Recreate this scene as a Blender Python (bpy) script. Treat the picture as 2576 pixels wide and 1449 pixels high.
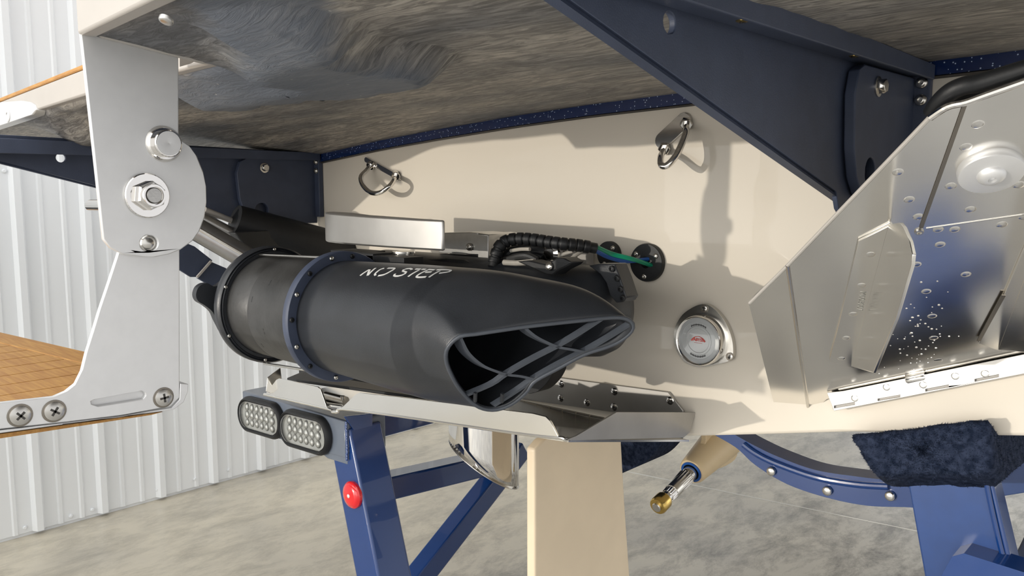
import bpy, bmesh, math, random
from mathutils import Vector, Matrix, noise
from mathutils.geometry import tessellate_polygon
random.seed(7)
V = Vector
S = bpy.context.scene
for o in list(bpy.data.objects): bpy.data.objects.remove(o)
COL = S.collection

# ------------------------------------------------------------ camera
FPX = 2000.0; W, H = 2576, 1449
PSI = math.radians(42.8); TH = math.atan(224.5 / 2000)
CAM = V((0, 0, 1.15))
FW = V((-math.sin(PSI) * math.cos(TH), math.cos(PSI) * math.cos(TH), -math.sin(TH)))
RT = V((math.cos(PSI), math.sin(PSI), 0)); UP = RT.cross(FW)
cd = bpy.data.cameras.new('camera'); co = bpy.data.objects.new('camera', cd); COL.objects.link(co)
cd.sensor_fit = 'HORIZONTAL'; cd.sensor_width = 36; cd.lens = 36 * FPX / W; cd.clip_start = 0.02
co.matrix_world = Matrix((( RT.x, UP.x, -FW.x, CAM.x), (RT.y, UP.y, -FW.y, CAM.y), (RT.z, UP.z, -FW.z, CAM.z), (0, 0, 0, 1)))
S.camera = co
S.cycles.caustics_reflective = False
# ------------------------------------------------------------ world, sun, exposure
S.view_settings.view_transform = 'Standard'; S.view_settings.look = 'None'
S.view_settings.exposure = 0.12; S.view_settings.gamma = 1.0; S.view_settings.use_curve_mapping = False
wd = bpy.data.worlds.new('daylight'); S.world = wd; wd.use_nodes = True
wn = wd.node_tree; wn.nodes.clear()
wo = wn.nodes.new('ShaderNodeOutputWorld'); wb = wn.nodes.new('ShaderNodeBackground')
wt = wn.nodes.new('ShaderNodeTexCoord'); wdot = wn.nodes.new('ShaderNodeVectorMath'); wdot.operation = 'DOT_PRODUCT'
wdot.inputs[1].default_value = V((-0.35, -0.90, 0.20)).normalized()
wr = wn.nodes.new('ShaderNodeValToRGB')
wmap = wn.nodes.new('ShaderNodeMapRange'); wmap.inputs[1].default_value = -1; wmap.inputs[2].default_value = 1
els = wr.color_ramp.elements
els[0].position = 0.35; els[0].color = (0.50, 0.50, 0.51, 1)
els[1].position = 0.95; els[1].color = (1.75, 1.72, 1.66, 1)
e = els.new(0.72); e.color = (0.75, 0.745, 0.73, 1)
wn.links.new(wt.outputs['Generated'], wdot.inputs[0]); wn.links.new(wdot.outputs['Value'], wmap.inputs[0])
wn.links.new(wmap.outputs[0], wr.inputs[0]); wn.links.new(wr.outputs[0], wb.inputs[0]); wn.links.new(wb.outputs[0], wo.inputs[0])
wb.inputs[1].default_value = 1.75
def sun(name, d, strength, ang, col):
    l = bpy.data.lights.new(name, 'SUN'); l.energy = strength; l.angle = math.radians(ang); l.color = col
    o = bpy.data.objects.new(name, l); COL.objects.link(o)
    o.rotation_euler = V(d).to_track_quat('-Z', 'Y').to_euler(); o.location = (-2, -5, 2)
sun('sun', (0.36, 1.0, -0.06), 1.4, 0.6, (1.0, 0.93, 0.82))

# ------------------------------------------------------------ pixel to place helpers
def ray(u, v): return FW + RT * ((u - W / 2) / FPX) + UP * ((H / 2 - v) / FPX)
def hit(u, v, p, n):
    d = ray(u, v); p = V(p); n = V(n)
    return CAM + d * ((p - CAM).dot(n) / d.dot(n))
def hx(u, v, x): return hit(u, v, (x, 0, 0), (1, 0, 0))
def hy(u, v, y): return hit(u, v, (0, y, 0), (0, 1, 0))
def hz(u, v, z): return hit(u, v, (0, 0, z), (0, 0, 1))
def HX(ps, x): return [hx(a, b, x) for a, b in ps]
def HY(ps, y): return [hy(a, b, y) for a, b in ps]

# ------------------------------------------------------------ materials
def mat(name, col, rough=0.5, metal=0.0, var=0.0, vscale=8.0, bump=0.0, bscale=60.0, coat=0.0, stretch=None, col2=None, spec=0.5):
    m = bpy.data.materials.new(name); m.use_nodes = True
    nt = m.node_tree; b = nt.nodes['Principled BSDF']
    b.inputs['Base Color'].default_value = (*col, 1); b.inputs['Roughness'].default_value = rough
    b.inputs['Metallic'].default_value = metal; b.inputs['Coat Weight'].default_value = coat
    b.inputs['Coat Roughness'].default_value = 0.02; b.inputs['Specular IOR Level'].default_value = spec
    tc = nt.nodes.new('ShaderNodeTexCoord'); src = tc.outputs['Object']
    if stretch:
        mp = nt.nodes.new('ShaderNodeMapping'); mp.inputs['Scale'].default_value = stretch[:3]
        if len(stretch) > 3: mp.inputs['Rotation'].default_value = (0, 0, stretch[3])
        nt.links.new(src, mp.inputs['Vector']); src = mp.outputs[0]
    n = nt.nodes.new('ShaderNodeTexNoise'); n.inputs['Scale'].default_value = vscale; n.inputs['Detail'].default_value = 5
    nt.links.new(src, n.inputs['Vector'])
    cr = nt.nodes.new('ShaderNodeValToRGB')
    c2 = col2 if col2 else tuple(c * (1 - var) for c in col)
    cr.color_ramp.elements[0].color = (*c2, 1); cr.color_ramp.elements[1].color = (*col, 1)
    cr.color_ramp.elements[0].position = 0.35; cr.color_ramp.elements[1].position = 0.65
    nt.links.new(n.outputs['Fac'], cr.inputs[0]); nt.links.new(cr.outputs[0], b.inputs['Base Color'])
    if bump:
        n2 = nt.nodes.new('ShaderNodeTexNoise'); n2.inputs['Scale'].default_value = bscale; n2.inputs['Detail'].default_value = 3
        nt.links.new(src, n2.inputs['Vector'])
        bp = nt.nodes.new('ShaderNodeBump'); bp.inputs['Strength'].default_value = bump; bp.inputs['Distance'].default_value = 0.002
        nt.links.new(n2.outputs['Fac'], bp.inputs['Height']); nt.links.new(bp.outputs[0], b.inputs['Normal'])
    return m
M = {}
M['wall'] = mat('painted_steel_siding', (0.85, 0.875, 0.90), 0.42, var=0.03, vscale=2, bump=0.05, bscale=8)
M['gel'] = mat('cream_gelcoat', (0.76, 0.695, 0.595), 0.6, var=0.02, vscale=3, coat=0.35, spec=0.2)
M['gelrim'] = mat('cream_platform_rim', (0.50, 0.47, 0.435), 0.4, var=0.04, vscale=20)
M['navy'] = mat('navy_powder_coat', (0.058, 0.074, 0.122), 0.5, var=0.15, vscale=30, bump=0.12, bscale=900)
M['blue'] = mat('blue_gloss_paint', (0.006, 0.040, 0.175), 0.22, var=0.08, vscale=12, coat=0.5)
M['bluegrey'] = mat('blue_paint_dusty', (0.012, 0.050, 0.19), 0.3, var=0.1, vscale=40, coat=0.3)
M['plas'] = mat('black_plastic', (0.029, 0.032, 0.038), 0.36, var=0.2, vscale=25, bump=0.1, bscale=700)
M['plasworn'] = mat('black_plastic_scuffed', (0.050, 0.050, 0.050), 0.40, var=0.5, vscale=18, bump=0.2, bscale=90)
M['tubegrey'] = mat('grey_steel_tube', (0.34, 0.34, 0.345), 0.32, 0.9, var=0.15, vscale=30)
M['vane'] = mat('black_plastic_lit', (0.065, 0.074, 0.090), 0.42, var=0.2, vscale=25, bump=0.1, bscale=700)  # same black plastic, colour lightened for the light caught by lip and vanes
M['bar'] = mat('dusty_blue_paint_with_sheen', (0.13, 0.155, 0.20), 0.35, var=0.12, vscale=30, coat=0.3)  # dusty blue paint, its colour greyed to carry the daylight reflected off it
M['matsteel'] = mat('dull_stainless', (0.54, 0.525, 0.50), 0.42, 0.9, var=0.12, vscale=14)
M['dark'] = mat('dark_rubber', (0.010, 0.011, 0.013), 0.5, var=0.2, vscale=40, bump=0.1, bscale=300)
M['steel'] = mat('brushed_stainless', (0.66, 0.64, 0.60), 0.24, 1.0, var=0.06, vscale=30, bump=0.03, bscale=200)
M['sheet'] = mat('stainless_sheet', (0.92, 0.90, 0.86), 0.18, 1.0, var=0.05, vscale=9, bump=0.02, bscale=30)
M['chrome'] = mat('polished_chrome', (0.80, 0.78, 0.75), 0.06, 1.0, var=0.03, vscale=5)
M['alu'] = mat('satin_aluminium', (0.86, 0.86, 0.86), 0.40, 0.55, var=0.03, vscale=60, bump=0.05, bscale=1800)
M['alum2'] = mat('milled_steel_bar', (0.62, 0.61, 0.59), 0.33, 0.95, var=0.08, vscale=70, bump=0.06, bscale=400)
M['teak'] = mat('teak_decking', (0.54, 0.285, 0.075), 0.5, col2=(0.41, 0.19, 0.045), vscale=10, stretch=(2, 30, 30), bump=0.1, bscale=20)
M['brass'] = mat('brass', (0.75, 0.52, 0.16), 0.22, 1.0, var=0.15, vscale=30)
M['tan'] = mat('tan_bronze_paint', (0.72, 0.56, 0.34), 0.45, var=0.05, vscale=20, bump=0.05, bscale=100)
M['rudder'] = mat('cream_rudder_coat', (0.88, 0.73, 0.53), 0.42, var=0.06, vscale=10, bump=0.06, bscale=60)
M['red'] = mat('red_reflector', (0.80, 0.004, 0.012), 0.18, var=0.1, vscale=3, coat=0.8)
M['white'] = mat('white_lettering', (0.80, 0.80, 0.78), 0.6, var=0.03)
M['redink'] = mat('red_print', (0.75, 0.10, 0.08), 0.5, var=0.05)
M['ink'] = mat('black_print', (0.03, 0.03, 0.03), 0.5, var=0.05)
M['etch'] = mat('etched_digits', (0.36, 0.36, 0.34), 0.6, 0.6, var=0.05)
M['green'] = mat('green_wire', (0.005, 0.24, 0.13), 0.35, var=0.1)
M['bluew'] = mat('blue_wire', (0.010, 0.085, 0.34), 0.35, var=0.1)
M['wirebraid'] = mat('grey_wire', (0.45, 0.42, 0.37), 0.45, var=0.15, vscale=50)
M['carpet'] = mat('navy_carpet', (0.030, 0.040, 0.072), 0.95, col2=(0.008, 0.013, 0.028), vscale=120, bump=0.6, bscale=350, spec=0.1)
M['led'] = mat('led_reflector', (0.60, 0.60, 0.57), 0.25, 0.6, var=0.1, vscale=80)
M['lensgrey'] = mat('light_disc', (0.52, 0.535, 0.54), 0.22, 0.1, var=0.06, vscale=12, coat=0.6)
M['seam'] = mat('dark_seam', (0.06, 0.055, 0.05), 0.5, var=0.1)
M['groove'] = mat('steel_groove', (0.30, 0.27, 0.23), 0.35, 0.9, var=0.1)

# clear lens
m = mat('clear_lens', (0.93, 0.94, 0.94), 0.06, var=0.0); M['lens'] = m
m.node_tree.nodes['Principled BSDF'].inputs['Transmission Weight'].default_value = 1.0
m.node_tree.nodes['Principled BSDF'].inputs['IOR'].default_value = 1.15

# metal flake strip
m = mat('navy_metal_flake', (0.004, 0.022, 0.11), 0.18, var=0.2, vscale=10, coat=1.0); M['flake'] = m
nt = m.node_tree; b = nt.nodes['Principled BSDF']
vo = nt.nodes.new('ShaderNodeTexVoronoi'); vo.inputs['Scale'].default_value = 400
tc = nt.nodes.new('ShaderNodeTexCoord'); nt.links.new(tc.outputs['Object'], vo.inputs['Vector'])
sep = nt.nodes.new('ShaderNodeSeparateColor'); nt.links.new(vo.outputs['Color'], sep.inputs[0])
gt = nt.nodes.new('ShaderNodeMath'); gt.operation = 'GREATER_THAN'; gt.inputs[1].default_value = 0.90
nt.links.new(sep.outputs[0], gt.inputs[0])
lt = nt.nodes.new('ShaderNodeMath'); lt.operation = 'LESS_THAN'; lt.inputs[1].default_value = 0.36
nt.links.new(vo.outputs['Distance'], lt.inputs[0])
mu = nt.nodes.new('ShaderNodeMath'); mu.operation = 'MULTIPLY'
nt.links.new(gt.outputs[0], mu.inputs[0]); nt.links.new(lt.outputs[0], mu.inputs[1])
mx = nt.nodes.new('ShaderNodeMix'); mx.data_type = 'RGBA'
old = b.inputs['Base Color'].links[0].from_socket
nt.links.new(old, mx.inputs[6]); mx.inputs[7].default_value = (0.55, 0.68, 0.90, 1)
nt.links.new(mu.outputs[0], mx.inputs[0]); nt.links.new(mx.outputs[2], b.inputs['Base Color'])

# rough moulded underside of the platform: dark, streaked, chalk-scuffed
m = mat('rough_moulded_underside', (0.58, 0.53, 0.46), 0.5, col2=(0.17, 0.175, 0.19), vscale=3.2, stretch=(1.0, 2.2, 1, 0.35)); M['under'] = m
nt = m.node_tree; b = nt.nodes['Principled BSDF']; tc = nt.nodes.new('ShaderNodeTexCoord')
mp = nt.nodes.new('ShaderNodeMapping'); mp.inputs['Scale'].default_value = (14, 75, 10); mp.inputs['Rotation'].default_value = (0, 0, 0.25)
nt.links.new(tc.outputs['Object'], mp.inputs[0])
ns = nt.nodes.new('ShaderNodeTexNoise'); ns.inputs['Scale'].default_value = 1.5; ns.inputs['Detail'].default_value = 7; ns.inputs['Roughness'].default_value = 0.65; ns.inputs['Distortion'].default_value = 1.2
nt.links.new(mp.outputs[0], ns.inputs['Vector'])
r2 = nt.nodes.new('ShaderNodeValToRGB'); r2.color_ramp.elements[0].position = 0.42; r2.color_ramp.elements[1].position = 0.62
r2.color_ramp.elements[0].color = (0.30, 0.30, 0.31, 1); r2.color_ramp.elements[1].color = (1, 1, 1, 1)
nt.links.new(ns.outputs['Fac'], r2.inputs[0])
mx = nt.nodes.new('ShaderNodeMix'); mx.data_type = 'RGBA'; mx.blend_type = 'MULTIPLY'; mx.inputs[0].default_value = 0.85
nt.links.new(b.inputs['Base Color'].links[0].from_socket, mx.inputs[6]); nt.links.new(r2.outputs[0], mx.inputs[7])
# white specks
vo = nt.nodes.new('ShaderNodeTexVoronoi'); vo.inputs['Scale'].default_value = 70; nt.links.new(tc.outputs['Object'], vo.inputs['Vector'])
sep = nt.nodes.new('ShaderNodeSeparateColor'); nt.links.new(vo.outputs['Color'], sep.inputs[0])
g1 = nt.nodes.new('ShaderNodeMath'); g1.operation = 'GREATER_THAN'; g1.inputs[1].default_value = 0.86; nt.links.new(sep.outputs[1], g1.inputs[0])
g2 = nt.nodes.new('ShaderNodeMath'); g2.operation = 'LESS_THAN'; g2.inputs[1].default_value = 0.10; nt.links.new(vo.outputs['Distance'], g2.inputs[0])
g3 = nt.nodes.new('ShaderNodeMath'); g3.operation = 'MULTIPLY'; nt.links.new(g1.outputs[0], g3.inputs[0]); nt.links.new(g2.outputs[0], g3.inputs[1])
mx2 = nt.nodes.new('ShaderNodeMix'); mx2.data_type = 'RGBA'; mx2.inputs[7].default_value = (0.45, 0.44, 0.42, 1)
nt.links.new(g3.outputs[0], mx2.inputs[0]); nt.links.new(mx.outputs[2], mx2.inputs[6]); nt.links.new(mx2.outputs[2], b.inputs['Base Color'])
at = nt.nodes.new('ShaderNodeAttribute'); at.attribute_name = 'resin'
am = nt.nodes.new('ShaderNodeMix'); am.data_type = 'RGBA'; am.inputs[7].default_value = (0.115, 0.14, 0.185, 1)
af = nt.nodes.new('ShaderNodeMath'); af.operation = 'MULTIPLY'; af.inputs[1].default_value = 0.8; nt.links.new(at.outputs['Fac'], af.inputs[0])
nt.links.new(af.outputs[0], am.inputs[0]); nt.links.new(mx.outputs[2], am.inputs[6]); nt.links.new(am.outputs[2], mx2.inputs[6])
bp = nt.nodes.new('ShaderNodeBump'); bp.inputs['Strength'].default_value = 0.9; bp.inputs['Distance'].default_value = 0.004
nt.links.new(ns.outputs['Fac'], bp.inputs['Height']); nt.links.new(bp.outputs[0], b.inputs['Normal'])

# polished concrete
m = mat('polished_concrete', (0.66, 0.60, 0.475), 0.28, col2=(0.51, 0.47, 0.39), vscale=2.5, bump=0.03, bscale=40); M['conc'] = m
nt = m.node_tree; b = nt.nodes['Principled BSDF']; tc = nt.nodes.new('ShaderNodeTexCoord')
n1 = nt.nodes.new('ShaderNodeTexNoise'); n1.inputs['Scale'].default_value = 7; n1.inputs['Detail'].default_value = 12; n1.inputs['Roughness'].default_value = 0.78; n1.inputs['Distortion'].default_value = 0.25
mp = nt.nodes.new('ShaderNodeMapping'); mp.inputs['Scale'].default_value = (1.3, 0.6, 1); mp.inputs['Rotation'].default_value = (0, 0, 0.5)
nt.links.new(tc.outputs['Object'], mp.inputs[0]); nt.links.new(mp.outputs[0], n1.inputs['Vector'])
r1 = nt.nodes.new('ShaderNodeValToRGB'); r1.color_ramp.elements[0].position = 0.38; r1.color_ramp.elements[1].position = 0.56
r1.color_ramp.elements[0].color = (0.30, 0.30, 0.31, 1); r1.color_ramp.elements[1].color = (1, 1, 1, 1)
nt.links.new(n1.outputs['Fac'], r1.inputs[0])
mx = nt.nodes.new('ShaderNodeMix'); mx.data_type = 'RGBA'; mx.blend_type = 'MULTIPLY'; mx.inputs[0].default_value = 0.75
nt.links.new(b.inputs['Base Color'].links[0].from_socket, mx.inputs[6]); nt.links.new(r1.outputs[0], mx.inputs[7])
# greyer concrete on the starboard side of the slab, beige on the port side
sx = nt.nodes.new('ShaderNodeSeparateXYZ'); nt.links.new(tc.outputs['Object'], sx.inputs[0])
mr = nt.nodes.new('ShaderNodeMapRange'); mr.inputs[1].default_value = -1.9; mr.inputs[2].default_value = -0.7
nt.links.new(sx.outputs[0], mr.inputs[0])
mf = nt.nodes.new('ShaderNodeMapRange'); mf.inputs[1].default_value = -2.2; mf.inputs[2].default_value = -0.8; mf.inputs[3].default_value = 0.42; mf.inputs[4].default_value = 0.9
nt.links.new(sx.outputs[0], mf.inputs[0]); nt.links.new(mf.outputs[0], mx.inputs[0])
hs = nt.nodes.new('ShaderNodeMix'); hs.data_type = 'RGBA'; hs.blend_type = 'MULTIPLY'; hs.inputs[7].default_value = (0.93, 1.0, 1.17, 1)
nt.links.new(mr.outputs[0], hs.inputs[0]); nt.links.new(mx.outputs[2], hs.inputs[6]); nt.links.new(hs.outputs[2], b.inputs['Base Color'])

# ------------------------------------------------------------ mesh helpers
class MB:
    def __init__(s): s.v = []; s.f = []
    def add(s, vs, fs):
        k = len(s.v); s.v += [tuple(v) for v in vs]; s.f += [tuple(i + k for i in f) for f in fs]; return s
    def prism(s, outer, off, holes=()):
        off = V(off); loops = [[V(p) for p in outer]] + [[V(p) for p in h] for h in holes]
        flat = [p for l in loops for p in l]; n = len(flat)
        tris = tessellate_polygon(loops)
        vs = flat + [p + off for p in flat]; fs = [tuple(t) for t in tris] + [tuple(i + n for i in reversed(t)) for t in tris]
        k = 0
        for l in loops:
            m_ = len(l)
            for i in range(m_): a, c = k + i, k + (i + 1) % m_; fs.append((a, c, c + n, a + n))
            k += m_
        return s.add(vs, fs)
    def box(s, c, x, y, z):
        c, x, y, z = V(c), V(x), V(y), V(z)
        vs = [c + a * x + b_ * y + d * z for a in (-1, 1) for b_ in (-1, 1) for d in (-1, 1)]
        return s.add(vs, [(0, 1, 3, 2), (4, 6, 7, 5), (0, 4, 5, 1), (2, 3, 7, 6), (0, 2, 6, 4), (1, 5, 7, 3)])
    def beam(s, p, q, w, h, up=(0, 0, 1)):
        p, q = V(p), V(q); d = (q - p); a = d.normalized(); side = a.cross(V(up)).normalized(); u = side.cross(a)
        return s.box((p + q) / 2, d / 2, side * w / 2, u * h / 2)
    def tube(s, pts, r, n=12, closed=False, ell=None):
        pts = [V(p) for p in pts]; N = len(pts); rs = r if isinstance(r, (list, tuple)) else [r] * N
        t0 = (pts[1] - pts[0]).normalized(); ref = V((0, 0, 1)) if abs(t0.z) < .9 else V((1, 0, 0))
        u = t0.cross(ref).normalized(); vs = []
        for i, p in enumerate(pts):
            if closed: t = pts[(i + 1) % N] - pts[i - 1]
            else: t = pts[min(i + 1, N - 1)] - pts[max(i - 1, 0)]
            t.normalize(); u = (u - t * u.dot(t)).normalized(); w = t.cross(u)
            for k in range(n):
                a = 2 * math.pi * k / n; vs.append(p + (u * math.cos(a) + w * math.sin(a)) * rs[i])
        fs = []
        for i in range(N if closed else N - 1):
            j = (i + 1) % N
            for k in range(n): fs.append((i * n + k, i * n + (k + 1) % n, j * n + (k + 1) % n, j * n + k))
        if not closed: fs += [tuple(reversed(range(n))), tuple((N - 1) * n + k for k in range(n))]
        return s.add(vs, fs)
    def lathe(s, o, ax, prof, n=32, ph=0.0, caps=True):
        o = V(o); a = V(ax).normalized(); ref = V((0, 0, 1)) if abs(a.z) < .9 else V((1, 0, 0))
        u = a.cross(ref).normalized(); w = a.cross(u); vs = []
        for r, h in prof:
            for k in range(n):
                t = ph + 2 * math.pi * k / n; vs.append(o + a * h + (u * math.cos(t) + w * math.sin(t)) * r)
        fs = []
        for i in range(len(prof) - 1):
            for k in range(n): fs.append((i * n + k, i * n + (k + 1) % n, (i + 1) * n + (k + 1) % n, (i + 1) * n + k))
        if caps: fs += [tuple(reversed(range(n))), tuple((len(prof) - 1) * n + k for k in range(n))]
        return s.add(vs, fs)
    def grid(s, rows, closed=False):
        n = len(rows[0]); fs = []
        for i in range(len(rows) - 1):
            for k in range(n if closed else n - 1): fs.append((i * n + k, i * n + (k + 1) % n, (i + 1) * n + (k + 1) % n, (i + 1) * n + k))
        return s.add([p for r in rows for p in r], fs)
    def obj(s, name, m, parent=None, bevel=0.0, seg=2, ang=35, fix=True):
        me = bpy.data.meshes.new(name); me.from_pydata(s.v, [], s.f); me.update()
        if fix:
            bm = bmesh.new(); bm.from_mesh(me); bmesh.ops.recalc_face_normals(bm, faces=bm.faces); bm.to_mesh(me); bm.free()
        for p in me.polygons: p.use_smooth = True
        me.set_sharp_from_angle(angle=math.radians(ang))
        me.materials.append(M[m] if isinstance(m, str) else m)
        o = bpy.data.objects.new(name, me); COL.objects.link(o)
        if parent: attach(o, parent)
        if bevel:
            bv = o.modifiers.new('bevel', 'BEVEL'); bv.width = bevel; bv.segments = seg; bv.limit_method = 'ANGLE'; bv.angle_limit = math.radians(38)
        return o
def attach(o, parent):
    o.parent = parent
    # parents of parts are unrotated, so only their locations need removing
    p, l = parent, V((0, 0, 0))
    while p: l += p.location; p = p.parent
    o.location = -l + o.location
def tag(o, label, cat, group=None, kind=None):
    o['label'] = label; o['category'] = cat
    if group: o['group'] = group
    if kind: o['kind'] = kind
    return o
def thing(name, label, cat, loc, group=None):
    o = bpy.data.objects.new(name, None); COL.objects.link(o); o.location = V(loc); o.empty_display_size = 0.05
    return tag(o, label, cat, group)
def struct(o): o['kind'] = 'structure'; return o
def cat_rom(pts, closed=True, k=6):
    P = [V(p) for p in pts]; N = len(P); out = []
    for i in range(N if closed else N - 1):
        a = P[i - 1] if closed or i > 0 else P[0]; b_ = P[i]; c = P[(i + 1) % N]
        d = P[(i + 2) % N] if closed or i + 2 < N else P[-1]
        for j in range(k):
            t = j / k
            out.append(0.5 * ((2 * b_) + (c - a) * t + (2 * a - 5 * b_ + 4 * c - d) * t * t + (-a + 3 * b_ - 3 * c + d) * t ** 3))
    if not closed: out.append(P[-1])
    return out
def resample(pts, n, closed=False):
    P = [V(p) for p in pts] + ([V(pts[0])] if closed else []); L = [0]
    for i in range(1, len(P)): L.append(L[-1] + (P[i] - P[i - 1]).length)
    out = []; m_ = n if closed else n - 1; j = 0
    for i in range(n):
        t = L[-1] * i / m_
        while j < len(L) - 2 and L[j + 1] < t: j += 1
        f = (t - L[j]) / max(1e-9, L[j + 1] - L[j]); out.append(P[j].lerp(P[j + 1], min(1, f)))
    return out
def circ(c, u, w, r, n=28, rev=False, r2=None):
    c, u, w = V(c), V(u), V(w); r2 = r if r2 is None else r2
    return [c + u * r * math.cos(2 * math.pi * k / n) + w * r2 * math.sin(2 * math.pi * k / n) for k in range(n)]
def basis(n):
    n = V(n).normalized(); ref = V((0, 0, 1)) if abs(n.z) < .9 else V((1, 0, 0)); u = n.cross(ref).normalized(); return u, n.cross(u)
def screw(p, n, r, m, parent, name='screw', style='socket', ph=0.3):
    """button-head / hex / cross screws: head with its drive recess"""
    mb = MB(); n = V(n).normalized()
    if style == 'hex':
        mb.lathe(p, n, [(r * 1.35, 0), (r * 1.35, r * .22), (r * 1.2, r * .26)], 24)
        mb.lathe(V(p) + n * r * .25, n, [(r, 0), (r, r * .75), (r * .84, r * .92)], 6, ph)
    elif style == 'socket':
        mb.lathe(p, n, [(r, 0), (r, r * .35), (r * .85, r * .62), (r * .45, r * .70), (r * .42, r * .28), (0.0001, r * .26)], 20, ph, caps=False)
    elif style == 'cross':
        mb.lathe(p, n, [(r, 0), (r * .96, r * .12), (r * .6, r * .25), (0.0001, r * .3)], 24, ph, caps=False)
    elif style == 'dome':
        mb.lathe(p, n, [(r, 0), (r, r * .45), (r * .9, r * .62), (r * .55, r * .74), (0.0001, r * .78)], 24, caps=False)
    o = mb.obj(name, m, parent, ang=50)
    if style == 'cross':
        u, w = basis(n); a = u * math.cos(ph) + w * math.sin(ph); c = n.cross(a); mc = MB(); q = V(p) + n * r * .26
        mc.box(q, a * r * .5, c * r * .11, n * r * .07); mc.box(q, c * r * .5, a * r * .11, n * r * .07)
        mc.obj('drive_slot', 'seam', o)
    return o
def text_mesh(txt, size, extr, p, xdir, ydir, name, m, parent, wfac=1.0, bold=0.0):
    c = bpy.data.curves.new(name, 'FONT'); c.body = txt; c.size = size; c.align_x = 'CENTER'; c.align_y = 'CENTER'; c.extrude = extr; c.offset = bold; c.resolution_u = 3
    o = bpy.data.objects.new(name, c); COL.objects.link(o); dg = bpy.context.evaluated_depsgraph_get(); dg.update()
    me = bpy.data.meshes.new_from_object(o.evaluated_get(dg)); bpy.data.objects.remove(o); bpy.data.curves.remove(c)
    xd, yd = V(xdir).normalized(), V(ydir).normalized(); zd = xd.cross(yd)
    for v in me.vertices: v.co = V(p) + xd * v.co.x * wfac + yd * v.co.y + zd * v.co.z
    me.materials.clear(); me.materials.append(M[m]); o = bpy.data.objects.new(name, me); COL.objects.link(o)
    if parent: attach(o, parent)
    return o

# ============================================================ SETTING
struct(MB().box((2.5, 2, -0.05), (5.52, 0, 0), (0, 9, 0), (0, 0, 0.05)).obj('floor', 'conc'))
# ribbed steel siding
XW = -3.0
def siding():
    mb = MB(); prof = []; y = -2.6; pitch = 0.212; y0 = 0.827 % pitch
    k = 0; ys = -2.6 + (y0 - (-2.6 % pitch))
    prof.append((-2.6, 0))
    while ys < 8.5:
        if ys > -2.5:
            prof += [(ys - .020, 0), (ys - .010, .020), (ys + .010, .020), (ys + .020, 0)]
            for q in (1, 2):
                c = ys + pitch * q / 3; prof += [(c - .010, 0), (c - .005, .005), (c + .005, .005), (c + .010, 0)]
        ys += pitch
    prof.append((8.6, 0))
    rows = [[V((XW + d, y, z)) for y, d in prof] for z in (0.012, 4.2)]
    mb.grid(rows); mb.box((XW - .05, 3, 2.1), (.045, 0, 0), (0, 5.6, 0), (0, 0, 2.1))
    return mb.obj('wall_left', 'wall', ang=20)
wl = struct(siding())
for (u, v) in [(178, 1298), (232, 1282), (62, 1327), (490, 1205), (575, 1182), (395, 1232), (660, 1155), (10, 430), (182, 440)]:
    q = hx(u, v, XW + .001); screw(q, (1, 0, 0), .0055, 'wall', wl, style='hex')
struct(MB().box((3, 9.6, 2.1), (6, 0, 0), (0, .05, 0), (0, 0, 2.1)).obj('wall_far', 'wall'))
# saw-cut control line in the slab
a, b2 = hz(1545, 1180, .0), hz(2600, 1396, .0)
struct(MB().beam(a + V((0, 0, .0006)), b2 + V((0, 0, .0006)), .005, .001).obj('trim_1', 'white'))

# ============================================================ BOAT HULL
YT = 1.10; XC = -0.98
hull = thing('boat_hull', 'cream gelcoat boat hull, its transom filling the middle of the picture', 'boat', (XC, YT, 0.72))
TOP = [(-1.90, 1.225), (-1.653, 1.254), (-1.40, 1.277), (-1.225, 1.289), (-1.0, 1.302), (-.825, 1.309), (-.603, 1.314), (-.40, 1.318), (-.20, 1.322), (.02, 1.315)]
BOT = [(.02, .900), (-.12, .878), (-.25, .853), (-.38, .831), (-.50, .803), (-.621, .775), (-.80, .742), (-.98, .715), (-1.16, .742), (-1.34, .775), (-1.58, .831), (-1.84, .880), (-1.90, .92)]
def ztop(x):
    for (a, za), (c, zc) in zip(TOP, TOP[1:]):
        if a <= x <= c: return za + (zc - za) * (x - a) / (c - a)
    return TOP[0][1] if x < TOP[0][0] else TOP[-1][1]
outl = [V((x, YT, z)) for x, z in TOP] + [V((x, YT, z)) for x, z in BOT]
MB().prism(outl, (0, 3.6, 0)).obj('transom', 'gel', hull, bevel=.004)
# metal-flake band along the transom's top edge
def band():
    mb = MB(); r = []
    for k in range(41):
        x = -1.90 + 1.92 * k / 40; z = ztop(x); h = .0185
        r.append([V((x, YT, z + .002)), V((x, YT - .007, z + .002)), V((x, YT - .007, z - h)), V((x, YT, z - h))])
    mb.grid(r, closed=True); return mb
band().obj('metal_flake_band', 'flake', hull, ang=20)
MB().grid([[V((x, YT - .004, ztop(x) - .0185)), V((x, YT - .009, ztop(x) - .020)), V((x, YT - .004, ztop(x) - .0225))] for x in [-1.9 + 1.92 * k / 40 for k in range(41)]]).obj('band_seal', 'seam', hull)

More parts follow.
